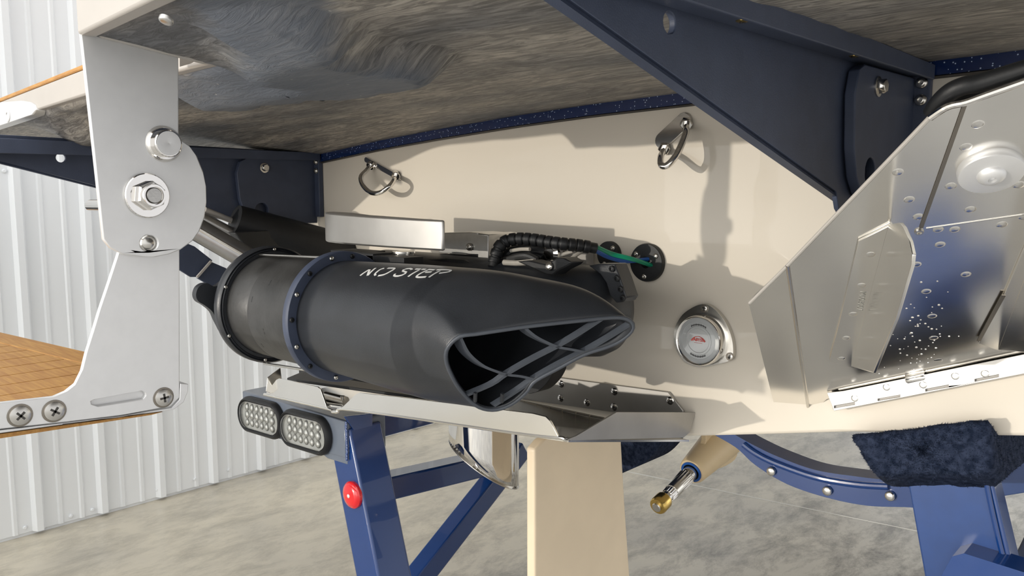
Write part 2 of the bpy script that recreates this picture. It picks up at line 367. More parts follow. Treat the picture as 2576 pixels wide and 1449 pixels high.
# ============================================================ SWIM PLATFORM
YA = 0.300; ZP = 1.312; XN = -0.86; YN = 0.445
plat = thing('swim_platform', 'black-bottomed swim platform with cream rim and teak top, overhanging the transom', 'platform', (-.4, .7, 1.35))
def lump(x, y):
    # moulded raised pocket near the notch, and gentle waviness
    c = V((x, y, 0)); s = 0
    d = abs((V((x, y)) - V((-.80, .47))).length_squared)
    L = [((-1.02, .52), .055), ((-.90, .50), .07), ((-.80, .53), .075), ((-.72, .47), .06), ((-.66, .40), .05), ((-.72, .55), .06)]
    m_ = max(max(0, 1 - ((V((x, y)) - V(p)).length / (r * 1.5)) ** 2) for p, r in L)
    s += .030 * min(1, m_ * 1.8) * max(min(1, max(0, (x + .86) / .06)), min(1, max(0, (y - .458) / .07)))
    s += .042 * math.exp(-((x + 1.60) / .13) ** 2 - ((y - .57) / .055) ** 2)
    s += .005 * noise.noise(V((x * 4, y * 6, .3))) + .0022 * noise.noise(V((x * 17, y * 30, 1.7)))
    return s
def yaft(x): return YA - .056 * (x - XN)
def underside():
    mb = MB(); ny = 64; y1 = YT - .006
    for xa, xb, nx in ((-2.3, XN + .004, 74), (XN, .65, 76)):
        rows = []
        for j in range(ny + 1):
            r = []
            for i in range(nx + 1):
                x = xa + (xb - xa) * i / nx
                y0 = YN + .016 + max(0, (-1.2 - x)) * .06 if xa < -2 else yaft(x) + .014
                y = y0 + (y1 - y0) * j / ny; ys = yaft(max(x, XN)) + .014
                t = (y - ys) / (y1 - ys); e = min(1, t * 6) * min(1, (1 - t) * 10)
                z = (ZP - .012 * max(0, min(1, (y - .31) / .12))) * (1 - t ** 1.5) + (ztop(x) - .001) * t ** 1.5
                r.append(V((x, y, z - lump(x, y) * e)))
            rows.append(r)
        if xa < -2: rows.insert(0, [V((p.x, p.y - .006, ZP - .004)) for p in rows[0]])
        mb.grid(rows)
    return mb
uo = underside().obj('underside', 'under', plat, ang=80, fix=False)
ca = uo.data.attributes.new('resin', 'FLOAT', 'POINT')
def resin(x, y):
    L = [((-1.05, .50), .05), ((-1.0, .53), .06), ((-.90, .50), .07), ((-.80, .53), .075), ((-.72, .47), .06), ((-.66, .40), .05), ((-.72, .55), .06), ((-.62, .36), .05)]
    w = .012 * noise.noise(V((x * 25, y * 25, 2))); p = V((x, y))
    return max(0, min(1, max((1 - ((p - V(q)).length + w) / (r * 1.35)) * 5 for q, r in L)))
for i, v in enumerate(uo.data.vertices): ca.data[i].value = resin(v.co.x + uo.location.x * 0, v.co.y)
def rim():
    mb = MB(); z0, z1 = ZP - .002, ZP + .052; t = .018
    mb.prism([V((.66, yaft(.66), z0)), V((XN, YA, z0)), V((XN, YA + t, z0)), V((.66, yaft(.66) + t, z0))], (0, 0, z1 - z0))
    mb.prism([V((XN, YA + t, z0)), V((XN, YN - .02, z0 - .013)), V((XN, YN + .02, z0 - .013)), V((XN, YN + .02, z1)), V((XN, YA + t, z1))], (.007, 0, 0))
    mb.prism([V((XN, YN, z0 - .008)), V((-1.2, YN, z0 - .008)), V((-2.3, YN + .07, z0 - .008)), V((-2.3, YN + .095, z0 - .008)), V((-1.2, YN + .022, z0 - .008)), V((XN, YN + .022, z0 - .008))], (0, 0, .037))
    return mb
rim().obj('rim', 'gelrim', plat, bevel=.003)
dk = MB(); dk.prism([V((.66, yaft(.66) + .003, ZP + .052)), V((XN + .003, YA + .003, ZP + .052)), V((XN + .003, YN + .004, ZP + .052)), V((XN + .003, YT - .01, ZP + .052)), V((.66, YT - .01, ZP + .052))], (0, 0, .007))
dk.prism([V((XN + .002, YN + .001, ZP + .028)), V((-1.2, YN + .001, ZP + .028)), V((-2.3, YN + .071, ZP + .028)), V((-2.3, YT - .01, ZP + .028)), V((XN + .002, YT - .01, ZP + .028))], (0, 0, .007))
dk.obj('teak_top', 'teak', plat, bevel=.002)
q = hz(420, 46, ZP - .018); screw(q, (.1, -.45, -1), .0058, 'alum2', plat, 'bolt', 'dome')
# torn edge of the moulding beside the hinge plate
mb = MB()
for pl_ in ([(452, 140), (498, 150), (480, 160), (452, 168)], [(452, 205), (470, 190), (512, 180), (505, 190), (470, 205), (452, 214)]):
    mb.prism([hz(u, v, ZP - .008) for u, v in pl_], (0, 0, .004))
mb.obj('torn_edge', 'gelrim', plat)
pu = thing('corner_bolt', 'silver recessed bolt on the cream platform rim at the far left edge', 'bolt', hy(20, 288, YN))
pu['label'] = 'small white corner plate with flush bolt on the cream rim, far left edge'; pu['category'] = 'corner plate'; pu.name = 'corner_plate'
yp = YN + .018
MB().prism(HY([(-80, 264), (50, 253), (72, 256), (86, 264), (90, 276), (82, 288), (0, 316), (-80, 342)], yp), (0, .02, 0)).obj('plate', 'alu', pu, bevel=.002)
MB().lathe(hy(20, 289, yp), (0, -1, 0), [(.0135, -.001), (.0135, .0012), (.0125, .002), (.0045, .002), (.004, .0006), (.0001, .0006)], 32, caps=False).obj('bolt', 'alu', pu, ang=30)

# ============================================================ PLATFORM BRACKETS
def bracket(x0, dz, label, side):
    t = thing('platform_bracket', label, 'bracket', (x0, .9, 1.2 + dz), 'platform support brackets')
    def P(y, z, dx=0): return V((x0 + dx, y, z + dz))
    web = [(.30, 1.309), (.30, 1.322), (1.09, 1.316), (1.09, 1.16), (1.05, 1.128), (.975, 1.116), (.940, 1.119), (.912, 1.127), (.894, 1.139), (.884, 1.158)]
    hole = [P(.538 + .0085 * math.cos(a), 1.283 + .0085 * math.sin(a)) for a in [k * math.pi / 8 for k in range(16)]]
    w = MB().prism([P(y, z) for y, z in web], (-.006, 0, 0), [hole]); w.obj('arm_web', 'navy', t, bevel=.001)
    # bottom flange of the arm, rounding into the tail
    low = [(.30, 1.309), (.912, 1.150), (.935, 1.128), (.975, 1.118)]
    mb = MB()
    mb.grid([[P(y, z, -.003), P(y, z - .0040, -.001), P(y, z - .0040, -.012), P(y, z, -.012)] for y, z in low], closed=True)
    mb.obj('arm_lip', 'navy', t, ang=20)
    fz = 1.290
    mb = MB().prism([P(.30, fz, .0), P(1.09, fz + .012, .0), P(1.09, fz + .012, .032), P(.30, fz, .032)], (0, 0, .005))
    mb.prism([P(.30, fz + .022, .032), P(1.09, fz + .024, .032), P(1.09, fz + .006, .032), P(.30, fz - .006, .032)], (.004, 0, 0))
    mb.obj('arm_top_flange', 'navy', t, bevel=.001)
    g = [(.915, 1.296), (.897, 1.288), (.888, 1.262), (.893, 1.205), (.904, 1.174), (.922, 1.155), (.948, 1.148), (1.092, 1.148), (1.092, 1.300)]
    gx = .014
    hole = [P(.946 + .0165 * math.cos(a), 1.180 + .0165 * math.sin(a), gx) for a in [k * math.pi / 10 for k in range(20)]]
    MB().prism([P(y, z, gx) for y, z in g], (-.012, 0, 0), [hole]).obj('gusset', 'navy', t, bevel=.0015)
    MB().box(P(YT - .007, 1.235, .016), (.016, 0, 0), (0, .006, 0), (0, 0, .072)).obj('transom_flange', 'navy', t, bevel=.0015)
    screw(P(.955, 1.276, gx), (1, 0, 0), .0085, 'steel', t, 'bolt', 'hex')
    for z in (1.293, 1.272):
        screw(P(YT - .013, z, .0225), (0, -1, 0), .0072, 'steel', t, 'screw', 'socket')
    for y in (.62, .87):
        screw(P(y, fz + .012 * (y - .3) / .79, .018), (0, 0, -1), .0058, 'brass', t, 'screw', 'cross')
    return t
bracket(-.335, 0, 'navy powder-coated platform bracket at top right, its long arm running to the top edge', 1)
bracket(-1.664, -.056, 'navy powder-coated platform bracket in shade behind the hinge plate on the left', 1)

# ============================================================ STEP HINGE AND FOLD-DOWN STEP
hp = thing('step_hinge_plate', 'silver rounded hinge plate with large nut, hanging from the platform corner', 'hinge plate', (XN, .36, 1.3))
up = [(203, 80), (450, 122), (450, 348), (476, 366), (497, 395), (511, 430), (519, 470), (520, 510), (515, 548), (503, 580), (484, 607), (455, 628), (425, 640), (390, 647), (350, 646), (310, 640), (278, 624), (260, 602)]
hole = [hx(375 + 22 * math.cos(k * math.pi / 10), 612 + 21 * math.sin(k * math.pi / 10), XN) for k in range(20)]
MB().prism(HX(up, XN), (-.006, 0, 0), [hole]).obj('plate', 'alu', hp, bevel=.0012)
c = hx(368, 492, XN)
MB().lathe(c, (1, 0, 0), [(.0225, 0), (.0235, .0015), (.0235, .0035), (.0225, .0045)], 40).obj('washer', 'chrome', hp)
nut = MB().lathe(c + V((.0045, 0, 0)), (1, 0, 0), [(.0150, 0), (.0155, .001), (.0155, .009), (.0135, .0115)], 6, .4)
nut.lathe(c + V((.015, 0, 0)), (1, 0, 0), [(.0125, 0), (.0125, .004), (.0115, .006), (.0095, .006), (.0095, .003)], 32)
nut.obj('lock_nut', 'chrome', hp, ang=30)
MB().lathe(c + V((.012, 0, 0)), (1, 0, 0), [(.0085, 0), (.0085, .0075), (.0075, .009)], 24).obj('bolt_end', 'alum2', hp)
c = hx(412, 362, XN)
MB().lathe(c, (1, 0, 0), [(.0195, 0), (.019, .002), (.0165, .0045), (.0145, .0045), (.0145, .0115), (.0135, .0125), (.0, .0128)], 36).obj('stop_pin', 'chrome', hp, ang=40)
MB().lathe(c + V((.0127, 0, 0)), (1, 0, 0), [(.0128, 0), (.0128, .0004), (.002, .0006), (.0001, .0003)], 32, caps=False).obj('pin_face', 'alu', hp)
c = hx(375, 612, XN - .004)
MB().lathe(c, (1, 0, 0), [(.0086, -.003), (.0075, .0), (.0045, .002), (.0001, .0025)], 24, caps=False).obj('rivet', 'steel', hp)
MB().lathe(hx(246, 517, XN - .022), (1, 0, 0), [(.006, -.02), (.006, .02)], 16).obj('pivot_bolt', 'chrome', hp)

fs = thing('fold_down_step', 'fold-down boarding step with teak tread on a silver side plate, bottom left', 'step', (-.875, .3, .93))
XS = -.874
arm = [(300, 630), (452, 600), (452, 966), (452, 1000), (430, 1022), (300, 1046), (150, 1064), (0, 1080), (-120, 1095), (-120, 1025), (0, 1013), (90, 1003), (135, 998), (165, 985), (190, 965), (205, 935), (216, 890), (232, 840), (250, 780), (272, 715)]
sl = [(240, 1004), (355, 983), (364, 987), (366, 996), (360, 1004), (244, 1022), (232, 1018), (230, 1009)]
MB().prism(HX(arm, XS), (-.006, 0, 0), [HX(sl, XS)]).obj('side_plate', 'alu', fs, bevel=.001)
MB().prism(HX([(225, 1000), (370, 975), (370, 1005), (230, 1028)], XS - .0055), (-.002, 0, 0)).obj('slot_backing', 'alu', fs)
rail = [(-120, 1098), (0, 1083), (300, 1048), (432, 1026), (452, 1005), (454, 965), (474, 966), (473, 985), (462, 1012), (438, 1030), (400, 1036), (0, 1090), (-120, 1105)]
MB().prism(HX(rail, XS + .001), (-.045, 0, 0)).obj('edge_rail', 'alu', fs, bevel=.0008)
for u, v, ph in ((50, 1045, .75), (136, 1034, .95), (411, 1000, .1)):
    p = hx(u, v, XS); MB().lathe(p, (1, 0, 0), [(.0115, -.001), (.0115, .0006), (.0105, .0009)], 28).obj('screw_seat', 'groove', fs)
    screw(p + V((.0006, 0, 0)), (1, 0, 0), .0098, 'steel', fs, 'screw', 'cross', ph)
# teak tread: boards running to port
ty0, ty1 = hx(0, 835, XS - .01), hx(218, 885, XS - .01)
def tread():
    mb = MB(); x0 = XS - .008
    a = hx(-130, 806, x0); b_ = hx(214, 884, x0); c = hx(205, 925, x0 - .004); d = hx(165, 975, x0 - .02)
    return a, b_, c, d
zt = .958
zt = .948
f1, f2 = hz(0, 835, zt), hz(214, 884, zt); fd = (f2 - f1).normalized(); g1_, g2_ = hz(0, 863, zt), hz(205, 925, zt)
e1 = f1 - fd * .45; e2 = f2 + fd * .085; ew = (g1_ - f1).dot(V((fd.y, -fd.x, 0))); pn = V((fd.y, -fd.x, 0)) * ew
tp = MB(); tp.prism([e1, e2, e2 + pn * .96, e1 + pn * .96], (0, 0, -.014))
tp.obj('border_board', 'teak', fs, bevel=.0015)
c1, c2 = e1 + pn, e2 + pn
nb = 9; x1_ = XS - .008; tp = MB()
for k in range(nb):
    xa = x1_ - .052 * k; xb = xa - .0495
    ya = min(.36, c2.y + (xa - c2.x) * fd.y / fd.x); yb = min(.36, c2.y + (xb - c2.x) * fd.y / fd.x)
    tp.prism([V((xa, .06, zt)), V((xa, ya, zt)), V((xb, yb, zt)), V((xb, .06, zt))], (0, 0, -.014))
tp.obj('tread', 'teak', fs, bevel=.001)
MB().prism([V((x1_, .06, zt - .012)), V((x1_, .36, zt - .012)), V((e2.x, e2.y - .003, zt - .012)), V((e1.x, e1.y, zt - .012)), V((e1.x, .06, zt - .012))], (0, 0, -.012)).obj('tread_base', 'dark', fs)
MB().prism(HX([(-120, 1108), (0, 1092), (380, 1040), (410, 1036), (380, 1044), (0, 1103), (-120, 1122)], XS - .004), (-.20, 0, 0)).obj('lower_board', 'teak', fs)

# ============================================================ TOW EYES
def tow_eye(base, leg0, leg1, bend, w, label, nuts):
    b0, b1 = hy(*base[0], YT), hy(*base[1], YT)
    t = thing('tow_eye', label, 'tow eye', (b0 + b1) / 2, None)
    d = (b1 - b0).normalized(); nrm = V((0, -1, 0)); s = d.cross(nrm).normalized()
    L = (b1 - b0).length / 2; c = (b0 + b1) / 2; n = 10; pl_ = []
    for sg, cc in ((1, b1 - d * w), (-1, b0 + d * w)):
        for k in range(n + 1):
            a = -math.pi / 2 + math.pi * k / n; pl_.append(cc + d * sg * w * math.cos(a) + s * sg * w * math.sin(a))
    MB().prism(pl_, nrm * .005).obj('base_plate', 'chrome', t, bevel=.001)
    p0, p1 = hy(*leg0, YT - .004), hy(*leg1, YT - .004)
    bt = [hy(u, v, y) for u, v, y in bend]
    path = cat_rom([p0, p0.lerp(bt[0], .5)] + bt + [p1.lerp(bt[-1], .5), p1], False, 6)
    MB().tube(path, .0052, 14).obj('bow', 'chrome', t)
    for p, q in ((p0, path[3]), (p1, path[-4])):
        MB().lathe(p, (q - p), [(.0098, 0), (.0098, .008), (.0085, .0095)], 6 if nuts else 20).obj('nut', 'chrome', t, ang=30)
    return t
tow_eye([(921, 400), (1010, 449)], (936, 413), (996, 441), [(908, 445, 1.062), (913, 466, 1.050), (932, 484, 1.045), (956, 485, 1.045), (978, 470, 1.052), (990, 456, 1.066)], .0055,
        'stainless D-shaped tow eye on the transom left of centre, above the thruster', False)
tow_eye([(1738, 291), (1655, 367)], (1727, 308), (1672, 372), [(1724, 340, 1.065), (1703, 388, 1.045), (1679, 416, 1.036), (1663, 415, 1.036), (1662, 395, 1.055)], .013,
        'stainless tow eye seen edge-on, high on the transom near the right bracket', True)

# ============================================================ CABLE GLANDS
def gland(u, v, r, label, screws):
    c = hy(u, v, YT)
    t = thing('cable_gland', label, 'cable gland', c, 'black cable glands on the transom')
    MB().lathe(c, (0, -1, 0), [(r, 0), (r, .007), (r * .965, .009), (r * .3, .0095), (r * .18, .004)], 48).obj('cap', 'dark', t, ang=40)
    for a in screws:
        screw(c + V((math.cos(a) * r * .72, -.009, math.sin(a) * r * .72)), (0, -1, 0), .0042, 'steel', t, 'screw', 'socket')
    return c
g1c = gland(1632, 660, .0312, 'larger round black cable gland with green and blue wires entering it', (.55, 2.5, 4.65))
g2c = gland(1536, 640, .0225, 'smaller round black cable gland half hidden behind the wrapped cable', (.8, 4.4))

# ============================================================ UNDERWATER LIGHT
lc = hy(1765, 855, YT - .012)
ul = thing('underwater_light', 'round chrome underwater light with a lobed bezel on the transom', 'boat light', hy(1775, 845, YT))
bz = [(1703, 850), (1708, 818), (1725, 790), (1750, 772), (1772, 764), (1790, 766), (1812, 782), (1832, 808), (1846, 840), (1852, 872), (1850, 897), (1836, 908), (1812, 914), (1790, 919), (1760, 920), (1730, 908), (1710, 880)]
MB().prism(cat_rom(HY(bz, YT), True, 4), (0, -.010, 0)).obj('bezel', 'steel', ul, bevel=.004, seg=3)
RL = .0365
MB().lathe(lc, (0, -1, 0), [(RL + .003, -.012), (RL + .003, .010), (RL + .001, .013), (RL - .001, .012), (RL - .002, .008)], 56).obj('lens_ring', 'chrome', ul, ang=50)
MB().lathe(lc, (0, -1, 0), [(RL - .001, .0), (RL - .001, .010), (RL * .80, .0105), (RL * .79, .0098), (RL * .62, .0098), (RL * .60, .0108), (RL * .52, .0108), (RL * .50, .0098), (.0001, .0098)], 56, caps=False).obj('lens', 'lensgrey', ul, ang=30)
for u, v in ((1772, 776), (1836, 897)):
    p = hy(u, v, YT - .0102); o = MB(); o.lathe(p, (0, -1, 0), [(.0062, 0), (.0062, .0012), (.0045, .0012)], 20); o.obj('screw_well', 'groove', ul)
    screw(p + V((.001, -.001, 0)), (0, -1, 0), .0042, 'steel', ul, 'screw', 'cross')
for base in (math.pi / 2, -math.pi / 2):
    mb = MB()
    for k in range(13):
        a = base + (k - 6) * .085; rr = RL * .68
        p = lc + V((math.cos(a) * rr, -.0103, math.sin(a) * rr)); mb.box(p, (.00055, 0, 0), (0, .0003, 0), (0, 0, .0009 if k % 2 else .0014))
    mb.obj('printed_marks', 'ink', ul)
mb = MB(); arc = [lc + V((math.cos(a) * .0125, -.0104, math.sin(a) * .0125 - .006)) for a in [math.radians(155 - k * 13) for k in range(11)]]
mb.tube(arc, [.0012 - .0009 * math.sin(math.pi * k / 10) + .0001 for k in range(11)], 6)
mb.beam(lc + V((-.007, -.0103, -.0035)), lc + V((.007, -.0103, -.0035)), .0003, .0004); mb.obj('printed_arc', 'redink', ul)
text_mesh('ABYSS', .0066, .0002, lc + V((0, -.0104, .0012)), (1, 0, 0), (0, 0, 1), 'printed_word', 'redink', ul, .95, .0001)

# ============================================================ THRUSTER
AY, AZ, R0 = .72, .968, .0915
XR, XL = -1.022, -1.232
th = thing('thruster', 'big black tubular thruster with an oblique open mouth and white NO STEP lettering', 'thruster', (-.95, AY, AZ))
ax = V((1, 0, 0)); O = V((0, AY, AZ))
def cyl(a, r, x): return V((x, AY + r * math.cos(a), AZ + r * math.sin(a)))
# mouth rim traced on its oblique plane
E1, E2, BP = V((-.683, .63, .987)), V((-.552, .81, 1.004)), V((-.688, .70, .892))
rn = (E2 - E1).cross(BP - E1).normalized()
rimpx = [(1156, 847), (1200, 840), (1260, 831), (1323, 822), (1400, 813), (1466, 806), (1538, 799), (1574, 801), (1592, 814), (1588, 834), (1560, 858), (1527, 873), (1470, 892), (1402, 928), (1344, 960), (1323, 988), (1287, 1017), (1244, 1031), (1201, 1022), (1161, 985), (1136, 945), (1122, 906), (1127, 874)]
rimp = cat_rom([hit(u, v, E1, rn) for u, v in rimpx], True, 8)
rimp = resample(rimp, 96, True)
cc = sum(rimp, V()) / len(rimp)
def rad(x): return .087 + (R0 - .087) * max(0, min(1, (x - XR) / .2))
XN0 = -.80
def rim_angle(p): return math.atan2((p.z - (AZ - .02)) / .065, (p.y - AY) / .095)
rows = []; NS = 26
ang = [rim_angle(p) for p in rimp]
for i in range(NS + 1):
    t = i / NS; r = []
    for p, a in zip(rimp, ang):
        c0 = cyl(a, R0, XN0); L = (p - c0).length; up_ = max(0, math.sin(a))
        T0 = V((1, 0, 0)) * L * (1.0 + .75 * up_); T1 = V((.9, .0, -1.05 * up_)).normalized() * L * (.75 + .55 * up_)
        h00 = 2 * t ** 3 - 3 * t * t + 1; h10 = t ** 3 - 2 * t * t + t; h01 = -2 * t ** 3 + 3 * t * t; h11 = t ** 3 - t * t
        r.append(c0 * h00 + T0 * h10 + p * h01 + T1 * h11)
    rows.append(r)
full = [[cyl(a, rad(x), x) for a in ang] for x in (XR, -.98, -.93, -.88, -.84)] + rows
noz = MB().grid(full, closed=True).obj('nozzle', 'plas', th, ang=60)
sm = noz.modifiers.new('wall', 'SOLIDIFY'); sm.thickness = .004; sm.offset = -1
MB().tube(rimp, .0026, 8, closed=True).obj('mouth_lip', 'vane', th, ang=80)
# grille vanes across the mouth
vin = (cc - V((-.95, AY, AZ))).normalized() * -1
def vane(px, depth=.016, hw=.0018, lift=0):
    pts = resample(cat_rom([hit(u, v, E1, rn) for u, v in px], False, 6), 24); r = []
    for i, p in enumerate(pts):
        t = (pts[min(i + 1, 23)] - pts[max(i - 1, 0)]).normalized(); s = t.cross(rn).normalized() * hw
        q = p - rn * 0; back = V((-depth, 0, .002))
        r.append([q - s, q + s, q + s + back, q - s + back])
    MB().grid(r, closed=True).obj('grille_vane', 'vane', th, ang=30)
vane([(1160, 852), (1180, 890), (1215, 920), (1250, 935), (1276, 943), (1310, 947), (1345, 955)])
vane([(1322, 826), (1345, 845), (1372, 860), (1404, 873), (1440, 880), (1472, 886)])
vane([(1174, 996), (1240, 968), (1276, 943), (1340, 906), (1404, 873), (1460, 840), (1517, 803)], .007)
vane([(1244, 1022), (1304, 984), (1345, 955), (1405, 920), (1472, 886), (1530, 853), (1586, 818)], .007)
for a, b_ in (((1196, 988), (1195, 1010)), ((1264, 990), (1262, 1012))):
    p, q2 = hit(*a, E1 + V((.004, 0, 0)), rn), hit(*b_, E1 + V((.004, 0, 0)), rn); MB().beam(p, q2, .003, .004, (1, 0, 0)).obj('grille_tab', 'plas', th)
# clamp ring with alternating bright and black screws
MB().lathe(V((0, AY, AZ)), ax, [(.086, XR - .012), (.1008, XR - .012), (.102, XR - .010), (.102, XR + .001), (.1008, XR + .003), (.086, XR + .003)], 72, caps=False).obj('clamp_ring', 'navy', th, ang=40)
for u, v, br in ((833, 648, 1), (771, 679, 0), (737, 737, 1), (722, 806, 0), (740, 876, 1), (780, 921, 0), (845, 944, 1), (886, 642, 0)):
    p = hx(u, v, XR + .003); d = p - V((XR + .003, AY, AZ)); p = V((XR + .003, AY, AZ)) + d.normalized() * .0945
    screw(p, ax, .0038, 'steel' if br else 'dark', th, 'screw', 'socket')
# scuffed body between the flanges
body = MB().lathe(V((0, AY, AZ)), ax, [(.087, XL), (.087, XL + .07), (.0864, XL + .071), (.0864, XL + .0725), (.088, XL + .073), (.088, XR - .012)], 72, caps=False).obj('housing', 'plasworn', th, ang=40)
for u, v, u2, v2 in ((636, 746, 633, 760), (683, 705, 676, 718), (662, 826, 667, 841), (657, 864, 664, 873)):
    def oncyl(u, v, r):
        d = ray(u, v); A = d.y ** 2 + d.z ** 2; B = 2 * (d.y * (CAM.y - AY) + d.z * (CAM.z - AZ)); Cq = (CAM.y - AY) ** 2 + (CAM.z - AZ) ** 2 - r * r
        D = B * B - 4 * A * Cq; return CAM + d * ((-B - math.sqrt(max(0, D))) / (2 * A))
    MB().beam(oncyl(u, v, .0876), oncyl(u2, v2, .0876), .0022, .001, (0, -1, 0)).obj('vent_slit', 'dark', body)
# end flange and hub at the far end
fl = MB().lathe(V((0, AY, AZ)), ax, [(R0 * .6, XL - .034), (R0 * .85, XL - .030), (.099, XL - .014), (.1015, XL - .010), (.1015, XL + .002), (.0985, XL + .006), (.0965, XL + .003), (.0945, XL + .007), (.0925, XL + .005), (R0 - .004, XL + .005)], 72, caps=False)
fl.obj('end_flange', 'plas', th, ang=40)
for u, v in ((568, 722), (574, 846), (690, 640), (665, 916)):
    p = hx(u, v, XL + .006); d = p - V((XL + .006, AY, AZ)); p = V((XL + .006, AY, AZ)) + d.normalized() * .0955; screw(p, ax, .003, 'steel', th, 'screw', 'socket')
hub = MB().lathe(V((0, AY + .01, AZ)), ax, [(.02, XL - .115), (.05, XL - .105), (.068, XL - .07), (.080, XL - .03)], 48); hub.obj('motor_cover', 'plasworn', th, ang=50)
lug = cat_rom(HX([(493, 742), (500, 722), (520, 712), (545, 720), (585, 690), (640, 660), (640, 860), (575, 850), (548, 812), (535, 785), (515, 768), (499, 758)], XL - .045), True, 4)
MB().prism(lug, (-.014, 0, 0)).obj('mounting_lug', 'plas', th, bevel=.002)
# tie rods
for (a, b_) in (((650, 641), (806, 647)), ((664, 914), (790, 934))):
    p = hx(*a, XL + .004); q2 = hx(*b_, XR - .010)
    MB().tube([p, q2], .0022, 10).obj('tie_rod', 'steel', th)
# white stencil lettering, laid on the curved top
def oncyl(u, v, r):
    d = ray(u, v); A = d.y ** 2 + d.z ** 2; B = 2 * (d.y * (CAM.y - AY) + d.z * (CAM.z - AZ)); Cq = (CAM.y - AY) ** 2 + (CAM.z - AZ) ** 2 - r * r
    D = B * B - 4 * A * Cq; return CAM + d * ((-B - math.sqrt(max(0, D))) / (2 * A))
strokes = [[(312, 702), (448, 612)], [(452, 614), (420, 702)], [(424, 702), (538, 592)],
           [(665, 598), (610, 615), (560, 650), (528, 685), (538, 704)], [(575, 710), (660, 695), (745, 655), (810, 615), (800, 600), (715, 598)],
           [(1068, 632), (1040, 612), (970, 620), (930, 645), (985, 668), (950, 700), (870, 722), (808, 716), (822, 688)],
           [(1168, 640), (1012, 732)], [(1118, 621), (1196, 624)], [(1212, 625), (1268, 628)],
           [(1290, 640), (1130, 732), (1270, 736)], [(1262, 668), (1352, 664)], [(1300, 628), (1395, 634)],
           [(1470, 650), (1312, 742)], [(1425, 634), (1540, 632), (1622, 640), (1600, 662), (1460, 682)]]
mb = MB()
for st in strokes:
    px = [(850 + a / 5.724, 560 + b_ / 5.724 + 8.0) for a, b_ in st]
    pts = [oncyl(u, v, R0 + .0004) for u, v in px]
    pts = resample(cat_rom(pts, False, 5), 14) if len(st) > 2 else resample(pts, 8)
    r = []
    for i, p in enumerate(pts):
        t = (pts[min(i + 1, len(pts) - 1)] - pts[max(i - 1, 0)]).normalized(); n = V((0, p.y - AY, p.z - AZ)).normalized(); s = t.cross(n).normalized() * .0017
        b0 = V((p.x, AY, AZ)) + n * (rad(p.x) + .0003)
        r.append([b0 - s, b0 + s, b0 + s + n * .0003, b0 - s + n * .0003])
    mb.grid(r, closed=True)
mb.obj('lettering', 'white', th, ang=80)

# motor drum behind the nozzle
dr = thing('motor_drum', 'matt black motor drum behind the thruster mouth with a lugged end plate', 'motor', (-.8, .935, .95))
DY, DZ, DR = .935, .985, .070
MB().lathe(V((0, DY, DZ)), ax, [(DR * .4, -1.20), (DR, -1.19), (DR, -.74), (DR * .985, -.71), (DR * .93, -.685), (DR * .8, -.668), (DR * .5, -.66), (.001, -.658)], 64, caps=False).obj('drum', 'plas', dr, ang=50)
ep = [(1480, 668), (1502, 664), (1546, 664), (1560, 700), (1576, 748), (1568, 760), (1550, 762), (1535, 745), (1525, 712), (1510, 690)]
MB().prism(HY(ep, .905), (0, .03, 0)).obj('end_plate', 'plas', dr, bevel=.002)
for u, v in ((1553, 700), (1562, 727), (1568, 750), (1540, 676)):
    screw(hy(u, v, .904), (0, -1, 0), .0045, 'dark', dr, 'bolt', 'socket')
mb = MB()
for px in ([(1300, 658), (1330, 655), (1372, 665), (1388, 656), (1400, 648), (1420, 650), (1438, 660), (1430, 668), (1405, 680), (1390, 692), (1370, 690)],):
    mb.prism(HY(px, .86), (0, .03, 0))
mb.obj('clamp_lug', 'dark', dr, bevel=.002)
screw(hy(1383, 670, .859), (0, -1, .3), .006, 'steel', dr, 'bolt', 'dome')
MB().prism(cat_rom(HY([(1340, 930), (1390, 925), (1385, 950), (1365, 975), (1345, 988), (1325, 985)], .88), True, 4), (0, .03, 0)).obj('lower_lug', 'dark', dr, bevel=.002)

# ============================================================ STAINLESS MOUNT ABOVE THE THRUSTER
mt = thing('mount_arm', 'brushed stainless box arm with a rounded end above the thruster tube', 'mount', (-1.08, .84, 1.1))
def plan(z): return [V((x, y, z)) for x, y in ((-.888, .806), (-.95, .801), (-1.02, .800), (-1.08, .803), (-1.14, .810), (-1.19, .819), (-1.225, .829), (-1.248, .842), (-1.260, .858), (-1.262, .872), (-1.20, .872), (-1.10, .835), (-.888, .812))]
def armtop(p): return 1.126 - (p.x + 1.26) * .022
pl_ = plan(0); mb = MB()
lo = [V((p.x, p.y, 1.072)) for p in pl_]; hi = [V((p.x, p.y, armtop(p))) for p in pl_]
mb.grid([lo, hi], closed=True); n = len(lo); mb.f += [tuple(range(n)), tuple(range(n, 2 * n))]
mb.obj('box_arm', 'matsteel', mt, bevel=.003, ang=30)
MB().prism(HY([(1104, 586), (1180, 584), (1205, 586), (1205, 640), (1104, 636)], .93), (0, .06, 0)).obj('slide_bar', 'alum2', mt, bevel=.002)
MB().prism(HY([(1202, 586), (1228, 590), (1228, 700), (1202, 700)], .925), (0, .08, 0)).obj('end_block', 'alum2', mt, bevel=.002)
MB().prism(HY([(1130, 636), (1228, 640), (1228, 720), (1150, 720)], .955), (0, .02, 0)).obj('web_plate', 'alum2', mt, bevel=.001)
screw(hy(1182, 621, .929), (0, -1, 0), .0065, 'steel', mt, 'screw', 'socket')
p = hy(1015, 632, .835)
MB().lathe(p, (0, 0, -1), [(.019, 0), (.019, .003), (.0165, .004), (.0165, .0065)], 28).obj('washer', 'steel', mt)
MB().lathe(p + V((0, 0, -.006)), (0, 0, -1), [(.0095, 0), (.0095, .010), (.0085, .0115)], 6).obj('nut', 'chrome', mt, ang=30)
